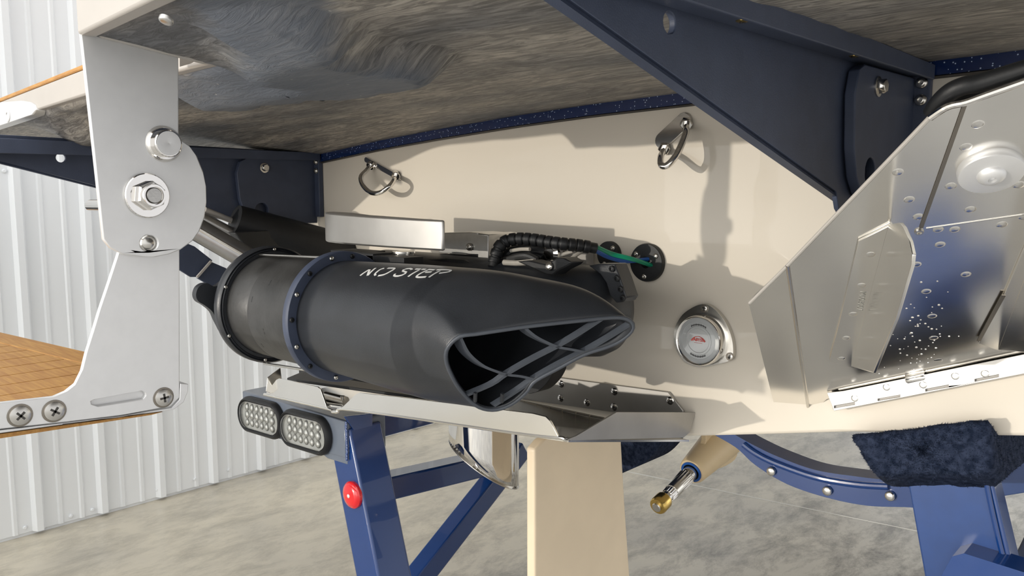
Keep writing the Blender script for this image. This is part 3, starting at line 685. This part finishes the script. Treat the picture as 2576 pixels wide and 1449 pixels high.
mb = MB(); mb.box(hy(900, 638, .83), (.045, 0, 0), (0, .025, 0), (0, 0, .006)); mb.obj('rubber_pad', 'dark', mt, bevel=.001)
mb = MB(); mb.box(hy(985, 652, .80), (.055, 0, 0), (0, .02, 0), (0, 0, .006)); mb.box(hy(930, 645, .80), (.035, 0, 0), (0, .02, 0), (0, 0, .007)); mb.obj('saddle', 'dark', mt, bevel=.001)
MB().prism(HY([(1040, 655), (1120, 650), (1165, 654), (1195, 668), (1040, 668)], .90), (0, .03, 0)).obj('saddle_wing', 'dark', mt, bevel=.002)

# ============================================================ SPIRAL WRAPPED CABLE
cb = thing('wrapped_cable', 'black spiral-wrapped cable looping over the motor, its green and blue wires bare', 'cable', hy(1400, 620, .93))
cpx = [(1240, 672, .90), (1246, 650, .905), (1256, 622, .91), (1275, 606, .92), (1305, 601, .93), (1340, 603, .94), (1380, 609, .95), (1420, 614, .96), (1460, 618, .98), (1500, 625, 1.0)]
path = resample(cat_rom([hy(*q) for q in cpx], False, 8), 90)
MB().tube(path, .0085, 14).obj('sheath', 'dark', cb)
mb = MB(); L = 0
for i in range(2, 88):
    pass
nt_ = 15
seg = len(path)
for k in range(nt_):
    i0 = 3 + k * (seg - 8) / nt_; r = []
    for j in range(9):
        x = i0 + j * ((seg - 8) / nt_) * .78 / 8; i = int(x); f = x - i; p = path[i].lerp(path[min(i + 1, seg - 1)], f); r.append(p)
    mb.tube(r, [.0095] + [.0104] * 7 + [.0098], 14)
mb.obj('spiral_wrap', 'dark', cb, ang=40)
w0 = path[-1]
for name, m_, ends, off in (('wire', 'green', [(1540, 637, 1.03), (1590, 650, 1.05), (1640, 667, 1.092)], V((0, 0, .003))), ('wire', 'green', [(1540, 641, 1.03), (1590, 653, 1.05), (1637, 668, 1.092)], V((0, 0, .0005))),
                            ('wire', 'bluew', [(1535, 645, 1.03), (1580, 655, 1.06), (1632, 651, 1.092)], V((0, 0, -.003))), ('wire', 'bluew', [(1530, 648, 1.03), (1575, 658, 1.06), (1630, 653, 1.092)], V((0, 0, -.005)))):
    MB().tube(cat_rom([w0 + off - (path[-1] - path[-6]).normalized() * .01, w0 + off] + [hy(*q) for q in ends], False, 6), .0028, 10).obj(name, m_, cb)
# loose loom under it
lm = thing('cable_loom', 'tangle of dark hoses and pale wires between the mount block and the motor', 'cables', hy(1340, 650, .95))
for pts, r_, m_ in (([(1268, 668, .92), (1275, 640, .93), (1300, 628, .94), (1345, 628, .95), (1400, 640, .97)], .0075, 'dark'), ([(1280, 645, .935), (1330, 640, .945), (1365, 650, .95)], .007, 'dark'),
                    ([(1285, 631, .92), (1310, 627, .92), (1333, 627, .92)], .003, 'wirebraid'), ([(1270, 655, .92), (1320, 644, .925), (1350, 655, .93)], .006, 'plasworn'),
                    ([(1268, 660, .90), (1300, 662, .90), (1345, 658, .90)], .0045, 'wirebraid'), ([(1385, 662, .95), (1405, 645, .96), (1440, 632, .97)], .003, 'wirebraid'), ([(1430, 655, .96), (1460, 635, .98), (1480, 628, 1.0)], .003, 'wirebraid')):
    MB().tube(cat_rom([hy(*q) for q in pts], False, 6), r_, 10).obj('hose' if r_ > .004 else 'wire', m_, lm)
o = MB().lathe(hy(1390, 638, .96), (0, -1, 0), [(.016, 0), (.016, .006), (.010, .010), (.004, .010)], 24); o.obj('connector', 'chrome', lm, ang=30)
mb = MB()
for (u0, u1) in ((1402, 1434), (1438, 1466), (1470, 1494)):
    mb.prism(HY([(u0, 625), (u1, 625), (u1, 700), (u0, 700)], YT - .002), (0, -.02, 0))
mb.obj('terminal_block', 'gelrim', lm, bevel=.001)

# ============================================================ ARMS BEHIND THE HINGE PLATE
st = thing('support_tube', 'grey steel support tube with dark plates slanting from behind the hinge plate to the thruster', 'tube', hx(550, 610, -1.40))
a, b_ = hx(440, 545, -1.42), hx(690, 690, -1.31)
MB().tube([a, b_], .021, 28).obj('tube', 'tubegrey', st); d = (b_ - a).normalized(); s = d.cross(V((1, 0, 0))).normalized()
MB().tube([a + V((.020, -.004, 0)), b_ + V((.020, -.004, 0))], .004, 10).obj('weld_seam', 'steel', st)
lp = st
MB().prism(HX([(440, 600), (490, 620), (535, 655), (498, 697), (480, 697), (440, 672)], -1.46), (-.006, 0, 0)).obj('plate', 'navy', lp, bevel=.001)
MB().prism(HX([(530, 658), (570, 675), (580, 720), (530, 720), (497, 700)], -1.455), (-.006, 0, 0)).obj('plate', 'navy', lp, bevel=.001)
MB().beam(hx(531, 657, -1.45), hx(496, 697, -1.45), .004, .004).obj('edge', 'gelrim', lp)
vm = thing('actuator', 'black actuator body with bright rods in the shade below the left bracket', 'actuator', hx(660, 600, -1.60))
MB().tube([hx(590, 555, -1.60), hx(860, 650, -1.56)], [.035, .06], 24).obj('body', 'dark', vm)
MB().tube([hx(515, 528, -1.62), hx(585, 556, -1.62)], .0065, 12).obj('rod', 'gelrim', vm)
MB().tube([hx(505, 548, -1.62), hx(585, 590, -1.60)], .014, 12).obj('rod', 'alum2', vm)
MB().prism(HX([(590, 585), (760, 575), (790, 620), (700, 650), (620, 625)], -1.55), (-.03, 0, 0)).obj('guard', 'dark', vm, bevel=.003)

# ============================================================ CENTRE TAB
tb = thing('centre_tab', 'flat stainless trim tab with folded lips under the thruster, hinged to the transom', 'trim tab', (-.98, .95, .8))
YF = .80
F = lambda u, v, dy=0: hy(u, v, YF + dy)
hl, hr = hy(700, 945, 1.08), V((-.655, 1.085, .768))
pa, pb, pc, pd = F(690, 998, .005), F(1430, 1107, .005), V((-.624, 1.085, .772)), V((-1.33, 1.085, .772))
MB().prism([pa, pb, pc, pd], (0, 0, -.003)).obj('plate', 'sheet', tb)
# aft lip, folded up, with its notch
lip = [(668, 990), (695, 955), (702, 952), (798, 973), (806, 979), (822, 1025), (835, 1032), (848, 1033), (858, 1027), (895, 992), (904, 988), (1000, 998), (1340, 1040), (1372, 1048), (1386, 1062), (1404, 1098), (1420, 1104)]
low = [(1420, 1106), (1300, 1088), (1000, 1045), (860, 1028), (848, 1036), (835, 1036), (820, 1028), (700, 1000)]
MB().prism(HY(lip + low, YF), (0, .003, 0)).obj('aft_lip', 'sheet', tb, bevel=.0008)
fold = cat_rom(HY([(665, 992), (820, 1027), (836, 1036), (850, 1036), (862, 1029), (1000, 1046), (1300, 1089), (1408, 1101), (1420, 1106), (1432, 1104)], YF + .002), False, 4)
MB().tube(fold, .0028, 10).obj('fold', 'sheet', tb)
# side wing lip on the starboard edge
wing = HX([(1424, 1108), (1720, 1101), (1735, 1088), (1749, 1038), (1552, 1037), (1450, 1097), (1432, 1104)], -.622)
MB().prism(wing, (-.003, 0, 0)).obj('side_lip', 'matsteel', tb, bevel=.0008)
MB().prism(HX([(671, 950), (704, 925), (707, 955), (680, 990), (668, 984)], -1.385), (.003, 0, 0)).obj('side_lip', 'sheet', tb, bevel=.0006)
# backing bracket on the transom, with screws
bk = [(1180, 905), (1382, 945), (1684, 985), (1722, 1032), (1722, 1060), (1180, 985)]
MB().prism(HY(bk, YT - .002), (0, -.004, 0)).obj('hinge_bracket', 'matsteel', tb, bevel=.001)
for u, v in ((1412, 966), (1411, 1002), (1477, 1013), (1546, 985), (1545, 1024), (1686, 1008)):
    screw(hy(u, v, YT - .006), (0, -1, 0), .0068, 'chrome', tb, 'screw', 'cross', random.random())
mb = MB(); hp0, hp1 = hy(1180, 985, YT - .014), hy(1560, 1064, YT - .014)
for k in range(12):
    p, q2 = hp0.lerp(hp1, k / 12), hp0.lerp(hp1, (k + .93) / 12); mb.tube([p, q2], .004, 12)
mb.obj('piano_hinge', 'steel', tb)
# stiffener channels lying on the plate
mb = MB(); mb.prism([F(722, 958, .05), F(760, 942, .09), F(1150, 1010, .09), F(1150, 1020, .05)], (0, 0, .006)); mb.prism([F(752, 944, .11), F(768, 940, .14), F(1200, 1002, .14), F(1200, 1010, .11)], (0, 0, .014))
mb.obj('stiffener', 'dark', tb, bevel=.001)
mb = MB(); p, q2 = F(820, 995, .06), F(870, 1008, .06); mb.tube([p, q2], .008, 14); mb.tube([F(862, 996, .05), F(862, 1006, .05)], .004, 10); mb.obj('ram_pin', 'steel', tb)
mb = MB(); mb.tube([F(1040, 985, .03), F(1092, 998, .03)], .0035, 10); mb.tube([F(1046, 991, .03), F(1092, 1003, .03)], .0035, 10); mb.box(F(1098, 1004, .03), (.012, 0, -.002), (0, .01, 0), (0, 0, .008)); mb.tube([F(1110, 1005, .03), F(1140, 992, .03)], .004, 10)
mb.lathe(F(1140, 1008, .02), (.5, -.85, 0), [(.011, -.02), (.011, .012), (.009, .014)], 20); mb.obj('cable_end', 'dark', tb)

# ============================================================ RAISED STARBOARD TAB
A, B, T = hy(2080, 1005, 1.095), hy(2576, 905, 1.095), hy(2345, 285, .72)
N3 = (B - A).cross(T - A).normalized()
if N3.dot(CAM - A) < 0: N3 = -N3
rt = thing('raised_tab', 'large raised stainless trim tab with angle stiffeners, along the right edge', 'trim tab', A)
def G(u, v, h=0): return hit(u, v, A + N3 * h, N3)
def GP(ps, h=0): return [G(u, v, h) for u, v in ps]
MB().prism(GP([(1982, 668), (2345, 289), (2384, 268), (2430, 257), (2500, 232), (2720, 155), (2720, 880), (2560, 908), (2080, 1004), (2036, 1046)]), -N3 * .003).obj('plate', 'sheet', rt, bevel=.001)
# outboard flange folded back
fo = [G(1982, 668, -.001), G(2036, 1046, -.001)] + [hit(1957, 1056, A - N3 * .012, N3), hit(1884, 764, A - N3 * .012, N3), hit(1898, 748, A - N3 * .010, N3)]
MB().prism(fo, -N3 * .003).obj('folded_flange', 'sheet', rt)
MB().tube(GP([(1981, 668), (2004, 830), (2036, 1046)], .001), .0022, 8).obj('fold', 'steel', rt)
MB().tube(GP([(1886, 762), (1981, 668), (2345, 289), (2384, 268), (2430, 257)], .0005), .0020, 8).obj('edge_bead', 'gelrim', rt)
# seams
MB().prism(GP([(2421, 266), (2433, 262), (2322, 572), (2312, 574)], .0005), N3 * .0008).obj('seam', 'groove', rt)
MB().beam(G(2330, 575, .0004), G(2720, 520, .0004), .0012, .0005, N3).obj('weld_line', 'steel', rt)
MB().lathe(G(2312, 582, 0), N3, [(.0045, 0), (.004, .002), (.0025, .002), (.002, .0005)], 18).obj('vent_hole', 'steel', rt)
# spot welds / rivets
spots = [(2460, 313), (2430, 370), (2392, 468), (2287, 502), (2441, 527), (2259, 433), (2330, 733), (2345, 795), (2349, 850), (2360, 907), (2402, 577), (2360, 577), (2520, 565), (2576, 545), (2550, 780), (2520, 800), (2365, 615), (2305, 665), (2563, 465), (2310, 545), (2430, 690), (2560, 700)]
for u, v in spots:
    p = G(u, v); MB().lathe(p, N3, [(.0050, 0), (.0046, .0003), (.0030, .0005), (.0001, .0006)], 18, caps=False).obj('spot_weld', 'sheet', rt, ang=80)
for u, v in ((2190, 640), (2167, 718), (2146, 790), (2129, 850), (2117, 902)):
    MB().lathe(G(u, v, .0032), N3, [(.0046, 0), (.0042, .0004), (.0030, .0006), (.0001, .0006)], 18, caps=False).obj('spot_weld', 'sheet', rt, ang=80)
for u, v in ((2150, 1002), (2230, 974), (2322, 968), (2403, 946), (2478, 940)):
    MB().lathe(hy(u, v, 1.075), (0, -1, 0), [(.0046, 0), (.0042, .0004), (.0030, .0006), (.0001, .0006)], 18, caps=False).obj('rivet', 'sheet', rt, ang=80)
mb = MB()
for k in range(90):
    u = random.gauss(2300, 45); v = random.gauss(860, 75)
    if v > 950 or v < 700 or u < 2235 - (v - 700) * .1: continue
    r = random.uniform(.0006, .0016); mb.lathe(G(u, v), N3, [(r, 0), (r * .7, r * .5), (r * .1, r * .7)], 8)
w = mb.obj('water_beads', 'chrome', rt); w['kind'] = 'stuff'
# angle stiffeners
def angle(base, b0, b1, outer, nm='stiffener'):
    MB().prism(GP(base, .0002), N3 * .003).obj(nm, 'sheet', rt, bevel=.0006)
    p0, p1 = G(*b0, .003), G(*b1, .003); wn_ = (p1 - p0).cross(N3).normalized()
    lean = (N3 + wn_ * .0).normalized()
    pts = [p0, p1] + [hit(u, v, p0, wn_) for u, v in outer]
    MB().prism(pts, wn_ * .003).obj(nm, 'sheet', rt, bevel=.0006)
angle([(2158, 602), (2238, 562), (2246, 566), (2150, 922), (2086, 905), (2088, 890), (2112, 800)], (2244, 564), (2147, 922), [(2204, 938), (2262, 800), (2302, 668), (2305, 640), (2298, 608), (2282, 572), (2272, 560)])
angle([(2460, 858), (2525, 735), (2600, 560), (2640, 600), (2518, 880)], (2590, 690), (2518, 880), [(2600, 888), (2720, 700), (2720, 560)])
MB().beam(G(2462, 857, .003), G(2525, 742, .003), .004, .0012, N3).obj('weld_bead', 'groove', rt)
text_mesh('M003007', .0095, .0002, G(2166, 758, .0034), G(2160, 800) - G(2172, 735), (G(2190, 758) - G(2150, 758)), 'etched_number', 'etch', rt, 1.15)
# rubber-faced puck with its bolt
pc_ = G(2490, 422)
MB().lathe(pc_, N3, [(.0255, 0), (.026, .0015), (.026, .0065), (.0252, .008), (.024, .0084), (.0001, .0088)], 48, caps=False).obj('bumper_disc', 'alu', rt, ang=40)
o = MB().lathe(pc_ + N3 * .0084, N3, [(.0115, 0), (.0108, .0026), (.008, .005), (.005, .006), (.0034, .006), (.0032, .003), (.0001, .003)], 32, caps=False); o.obj('dome_bolt', 'alu', rt, ang=50)
# rounded black rubber edge behind the top corner
ru = [(2346, 284), (2362, 258), (2390, 232), (2425, 216), (2465, 208), (2560, 180), (2720, 130)]
MB().tube(cat_rom(GP(ru, -.012), False, 5), .0075, 14).obj('rubber_edge', 'dark', rt)
MB().prism(GP([(2346, 286), (2362, 258), (2390, 232), (2425, 216), (2465, 208), (2720, 130), (2720, 160), (2500, 235), (2430, 259), (2384, 270)], -.010), -N3 * .003).obj('rubber_backing', 'dark', rt)
MB().tube(cat_rom(GP([(2340, 296), (2384, 268), (2430, 257), (2500, 232), (2720, 156)], .001), False, 4), .0030, 10).obj('rolled_edge', 'chrome', rt)
# hinge leaf on the transom
MB().tube(GP([(2112, 992), (2350, 944), (2720, 868)], .004), .0032, 12).obj('hinge_pin', 'chrome', rt)
lf = [(2080, 990), (2120, 984), (2720, 862), (2720, 898), (2098, 1030)]
slots = []
LY = 1.075
def slot(u0, v0, u1, v1): return HY([(u0, v0), (u1, v1), (u1, v1 + 6), (u0, v0 + 6)], LY)
sl4 = [slot(2098, 1021, 2150, 1012), slot(2208, 1003, 2264, 993), slot(2328, 979, 2386, 968), slot(2452, 954, 2512, 942)]
MB().prism(HY([(2080, 988), (2120, 984), (2720, 862), (2720, 912), (2098, 1034)], LY), (0, .0025, 0), [s_ for s_ in sl4]).obj('hinge_leaf', 'matsteel', rt, bevel=.0004)
MB().prism(HY([(2090, 1005), (2720, 885), (2720, 908), (2095, 1030)], LY + .004), (0, .02, 0)).obj('hinge_backing', 'gelrim', rt)
MB().lathe(G(2305, 952, .004), G(2400, 934) - G(2300, 954), [(.005, -.012), (.006, -.010), (.006, .010), (.005, .012)], 16).obj('hinge_knuckle', 'chrome', rt)

# ============================================================ TRAILER
tr = thing('boat_trailer', 'blue-painted tubular boat trailer carrying the boat', 'trailer', (-.98, 1.5, 0))
YB = .86
# light bar box
lb = HY([(610, 985), (612, 1082), (800, 1145), (862, 1150), (866, 1055), (845, 1048)], YB)
zt_, zb_ = .727, .650
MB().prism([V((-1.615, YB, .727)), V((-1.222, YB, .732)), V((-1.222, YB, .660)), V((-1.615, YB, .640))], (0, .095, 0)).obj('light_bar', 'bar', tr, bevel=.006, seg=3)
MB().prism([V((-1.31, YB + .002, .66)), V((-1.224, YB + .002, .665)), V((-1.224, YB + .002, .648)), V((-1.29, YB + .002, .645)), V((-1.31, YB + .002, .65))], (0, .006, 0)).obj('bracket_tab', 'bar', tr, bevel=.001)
mb = MB()
for k in range(34):
    z = .731 - .072 * k / 33; mb.lathe(V((-1.221 + random.uniform(-.0012, .0012), YB - .001, z)), (0, -1, .1), [(.0030, 0), (.0026, .0014), (.0008, .0022)], 8)
mb.obj('weld_bead', 'bluegrey', tr)
# slanting post
pt, pb_ = hy(893, 1080, .90), hy(968, 1460, .90)
d = (pb_ - pt); bot = pt + d * 2.05
MB().beam(pt - d * .02, V((bot.x, bot.y, .05)) if bot.z < .05 else bot, .075, .075, (0, 1, 0)).obj('post', 'blue', tr, bevel=.005, seg=3)
XP = pt.x
MB().prism(HX([(868, 1048), (938, 1040), (936, 1120), (930, 1140), (922, 1132)], -1.215), (-.005, 0, 0)).obj('knee_gusset', 'blue', tr, bevel=.001)
MB().beam(V((-1.30, .93, .695)), V((-1.30, 2.6, .695)), .05, .066).obj('top_rail', 'blue', tr, bevel=.004)
MB().beam(hx(930, 1232, -1.30), hx(1290, 1148, -1.30), .05, .05).obj('middle_rail', 'blue', tr, bevel=.004)
p, q2 = hx(1055, 1449, -1.30), hx(1262, 1185, -1.30); d2 = (q2 - p)
MB().beam(p - d2 * 1.3, q2 + d2 * .25, .045, .05).obj('brace', 'blue', tr, bevel=.004)
# curved bunk cross-member
xm_u = [(1790, 1060), (1860, 1100), (1900, 1122), (1960, 1150), (2050, 1182), (2150, 1198), (2235, 1207), (2330, 1208)]
xm_l = [(2330, 1280), (2280, 1276), (2180, 1272), (2080, 1252), (1980, 1218), (1900, 1170), (1850, 1125), (1780, 1085)]
MB().prism(cat_rom(HY(xm_u, 1.40), False, 5) + cat_rom(HY(xm_l, 1.40), False, 5), (0, .05, 0)).obj('cross_member', 'blue', tr, bevel=.006, seg=3)
MB().tube(cat_rom(HY([(1870, 1118), (1900, 1140), (1950, 1165), (2050, 1200), (2150, 1218), (2235, 1224)], 1.398), False, 5), .006, 10).obj('formed_ridge', 'blue', tr)
for u, v in ((1941, 1185), (2082, 1234), (2240, 1247)): screw(hy(u, v, 1.398), (0, -1, 0), .0085, 'steel', tr, 'bolt', 'dome')
# near bunk post
pp = HY([(2275, 1190), (2492, 1190), (2560, 1500), (2385, 1560), (2345, 1560)], 1.10)
MB().prism(HY([(2278, 1185), (2482, 1185), (2545, 1470), (2720, 2400), (2480, 2400), (2345, 1560)], 1.10), (0, .035, 0)).obj('bunk_post', 'bluegrey', tr, bevel=.003)
MB().prism(HY([(2478, 1190), (2492, 1190), (2558, 1470), (2735, 2400), (2715, 2400), (2540, 1470)], 1.098), (0, .04, 0)).obj('post_edge', 'blue', tr, bevel=.003)
MB().tube(cat_rom(HY([(2478, 1196), (2490, 1260), (2515, 1370), (2530, 1425)], 1.097), False, 5), .0032, 8).obj('weld_seam', 'blue', tr)
mb = MB().prism(HY([(2395, 1400), (2425, 1392), (2576, 1440), (2700, 1480), (2700, 1620), (2360, 1620), (2350, 1490), (2372, 1440)], 1.06), (0, .045, 0)); mb.obj('clamp', 'blue', tr, bevel=.004)
MB().prism(HY([(2440, 1150), (2760, 1120), (2760, 1212), (2440, 1262)], 1.75), (0, .06, 0)).obj('side_rail', 'bluegrey', tr, bevel=.004)
fe = HY([(2540, 1449), (2552, 1400), (2576, 1350), (2640, 1290), (2760, 1250), (2760, 1560), (2535, 1560)], 1.30)
MB().prism(cat_rom(fe, True, 1), (0, .2, 0)).obj('fender', 'navy', tr, bevel=.003)
# carpeted bunk
bu = thing('trailer_bunk', 'navy carpet-covered trailer bunk supporting the hull at lower right', 'bunk', (-.28, 1.12, .8))
def carpet():
    px = [(2140, 1098), (2195, 1090), (2290, 1082), (2340, 1072), (2400, 1066), (2462, 1060), (2488, 1062), (2492, 1090), (2500, 1140), (2495, 1185), (2470, 1199), (2400, 1198), (2300, 1196), (2225, 1200), (2195, 1188), (2172, 1160), (2158, 1130)]
    o = resample(cat_rom(HY(px, 1.06), True, 5), 72, True); c = sum(o, V()) / len(o); c.y = 1.06
    rows = [[c + (p - c) * s + V((0, (-.004 if s < .9 else 0) , 0)) for p in o] for s in (.02, .3, .6, .85, .97)]
    for k in range(0, 24):
        y = k * .035; rows.append([p + V((y * .05, .006 + y, .0)) for p in o])
    for r in rows:
        for p in r:
            if p.y > 1.085: p.z -= .024
    out = []
    for r in rows: out.append([p + V((noise.noise(p * 90) * .0016, noise.noise(p * 60 + V((5, 0, 0))) * .002, noise.noise(p * 80 + V((0, 9, 0))) * .0016)) for p in r])
    return out, o
rws, ol = carpet()
cp = MB().grid(rws, closed=True).obj('carpet', 'carpet', bu, ang=80, fix=True)
fb = MB()
for k in range(9000):
    i = random.randrange(0, 9 if random.random() < .75 else 20); r = rws[i]; j = random.randrange(72); f, g = random.random(), random.random()
    a = r[j].lerp(r[(j + 1) % 72], f); b_ = rws[i + 1][j].lerp(rws[i + 1][(j + 1) % 72], f); p = a.lerp(b_, g)
    d = V((random.gauss(0, .7), -1 if i < 4 else random.gauss(-.2, .5), random.gauss(0, .7)))
    if i >= 4: cc_ = sum(r, V()) / 72; d += (p - cc_).normalized() * 1.2
    d.normalize(); l = random.uniform(.0015, .0034); s = V((random.gauss(0, 1), 0, random.gauss(0, 1))).normalized() * .00045
    fb.add([p - s, p + s, p + d * l], [(0, 1, 2)])
o = fb.obj('carpet_pile', 'carpet', bu, fix=False); o['kind'] = 'stuff'
# dark pad seen beyond the rudder
kp = thing('keel_pad', 'dark navy rounded keel pad on the trailer just behind the rudder', 'pad', hx(1600, 1140, -.80))
MB().prism(cat_rom(HY([(1555, 1070), (1690, 1060), (1668, 1105), (1645, 1140), (1615, 1168), (1570, 1186), (1545, 1188)], 1.62), True, 4), (0, .12, 0)).obj('pad', 'carpet', kp)
# tail lights
def tail_light(cu, cv, label):
    c = hy(cu, cv, YB - .001); t = thing('tail_light', label, 'tail light', c, 'oval tail lights on the trailer light bar')
    sl_ = .045
    def oval(hw, r, y, n=14):
        o = []
        for sg in (1, -1):
            for k in range(n + 1):
                a = -math.pi / 2 + math.pi * k / n; x = sg * (hw + r * math.cos(a)); z = sg * r * math.sin(a); o.append(c + V((x, y, z + x * sl_)))
        return o
    MB().grid([oval(.048, .040, 0), oval(.048, .040, -.006), oval(.048, .037, -.012), oval(.049, .034, -.014), oval(.050, .030, -.009)], closed=True).obj('grommet', 'dark', t, ang=50)
    MB().grid([oval(.050, .030, -.0085), oval(.050, .029, -.0105), oval(.048, .0285, -.0108)], closed=True).obj('lens_rim', 'chrome', t)
    bk = MB().grid([oval(.050, .0305, -.004), oval(.02, .001, -.004)], closed=True); bk.obj('reflector', 'led', t)
    mb = MB()
    for i in range(6):
        for zz, rr in ((.0, .0085), (.016, .0075), (-.016, .0075)):
            x = -.050 + i * .02
            if abs(zz) > 0 and i in (0, 5) and False: continue
            mb.lathe(c + V((x, -.0045, zz + x * sl_)), (0, -1, 0), [(rr, 0), (rr * .95, .002), (rr * .7, .0042), (rr * .3, .0052), (.0001, .0054)], 16, caps=False)
    mb.obj('led_cluster', 'led', t, ang=70)
    ln = MB().grid([oval(.050, .0295, -.0104), oval(.049, .0280, -.0135), oval(.046, .018, -.0150), oval(.040, .0005, -.0152)], closed=True); ln.obj('lens', 'lens', t, ang=80)
    return t
tail_light(661, 1049, 'clear oval tail light at the outer left end of the light bar')
tail_light(772, 1085, 'clear oval tail light at the inner end of the light bar, beside the slanting post')
# red reflector on the slanting post
rc = hy(889, 1244, .8615)
rf = thing('post_reflector', 'round red reflector on the slanting blue trailer post', 'reflector', rc)
MB().lathe(rc, (0, -1, 0), [(.026, -.002), (.026, .004), (.0245, .006)], 40).obj('backing', 'red', rf)
MB().lathe(rc, (0, -1, 0), [(.0245, .005), (.023, .008), (.015, .0105), (.0001, .0115)], 40, caps=False).obj('lens', 'red', rf, ang=80)
MB().lathe(rc + V((0, -.011, 0)), (0, -1, 0), [(.004, 0), (.0036, .0012), (.0001, .002)], 16, caps=False).obj('rivet', 'alu', rf)

# ============================================================ RUDDER, EXHAUST, SHAFT
rd = thing('rudder', 'broad cream-painted rudder blade hanging below the transom', 'rudder', (-.98, 1.28, .7))
bl = HX([(1345, 1132), (1362, 1112), (1384, 1098), (1420, 1090), (1560, 1090), (1563, 1100), (1572, 1260), (1585, 1449), (1592, 1560), (1345, 1640)], -.96)
MB().prism(bl, (-.022, 0, 0)).obj('blade', 'rudder', rd, bevel=.005, seg=3)
MB().tube([hx(1480, 1100, -.97), hx(1480, 1100, -.97) + V((0, 0, .08))], .018, 20).obj('stock', 'steel', rd)
ex = thing('exhaust_pipe', 'polished exhaust pipe with a slanted end under the centre tab', 'exhaust', (-1.185, 1.19, .65))
ec = V((-1.185, 1.19, 0)); ER = .076
def ex_rows():
    rows = []; n = 56
    for s_ in range(7):
        r = []
        for k in range(n):
            a = 2 * math.pi * k / n; x, y = math.cos(a) * ER, math.sin(a) * ER
            sc = (x * RT.x + y * RT.y) / ER            # slanted cut, low on the starboard side
            zc = .578 - .052 * sc
            r.append(V((ec.x + x, ec.y + y, .78 + (zc - .78) * s_ / 6)))
        rows.append(r)
    return rows
o = MB().grid(ex_rows(), closed=True).obj('pipe', 'chrome', ex, ang=60); s_ = o.modifiers.new('wall', 'SOLIDIFY'); s_.thickness = .002
MB().tube(ex_rows()[-1], .0010, 8, closed=True).obj('lip', 'steel', ex)
sh = thing('propeller_shaft', 'stainless splined propeller shaft with a brass nut, leaving a tan strut', 'propeller shaft', hx(1740, 1200, -.98))
s0, s1 = hx(1660, 1268, -.98), hx(1790, 1135, -.98); sd = (s1 - s0).normalized()
MB().lathe(s0, sd, [(.0185, .055), (.0185, .20), (.0205, .20), (.0205, .30)], 28).obj('shaft', 'steel', sh, ang=40)
mb = MB().lathe(s0, sd, [(.0128, .02), (.0165, .05), (.0185, .11), (.0185, .135)], 28)
u, w = basis(sd)
for k in range(16):
    a = 2 * math.pi * k / 16; mb.tube([s0 + sd * .035 + (u * math.cos(a) + w * math.sin(a)) * .0145, s0 + sd * .125 + (u * math.cos(a) + w * math.sin(a)) * .0185], .0022, 6)
mb.obj('splines', 'chrome', sh)
MB().lathe(s0, sd, [(.0195, -.012), (.0215, -.008), (.0215, .018), (.0195, .022)], 36).obj('nut', 'brass', sh, ang=30)
MB().lathe(s0, -sd, [(.0115, .010), (.0115, .016), (.0100, .018)], 24).obj('shaft_end', 'steel', sh, ang=30)
su = thing('shaft_strut', 'tan-painted strut with a flared barrel holding the propeller shaft', 'strut', hx(1830, 1140, -.98))
b0 = s0 + sd * .150
MB().lathe(b0, sd, [(.024, .0), (.032, .0), (.034, .004), (.036, .02), (.042, .08), (.050, .16), (.052, .22), (.040, .26), (.02, .27)], 40, caps=False).obj('barrel', 'tan', su, ang=50)
MB().lathe(b0, sd, [(.0215, -.003), (.0275, -.003), (.0275, .006)], 32, caps=False).obj('bearing', 'bluew', su)
MB().prism(cat_rom(HX([(1782, 1060), (1776, 1110), (1766, 1150), (1800, 1180), (1850, 1155), (1858, 1110), (1862, 1060)], -.975), True, 4), (-.014, 0, 0)).obj('leg', 'tan', su, bevel=.005, seg=3)
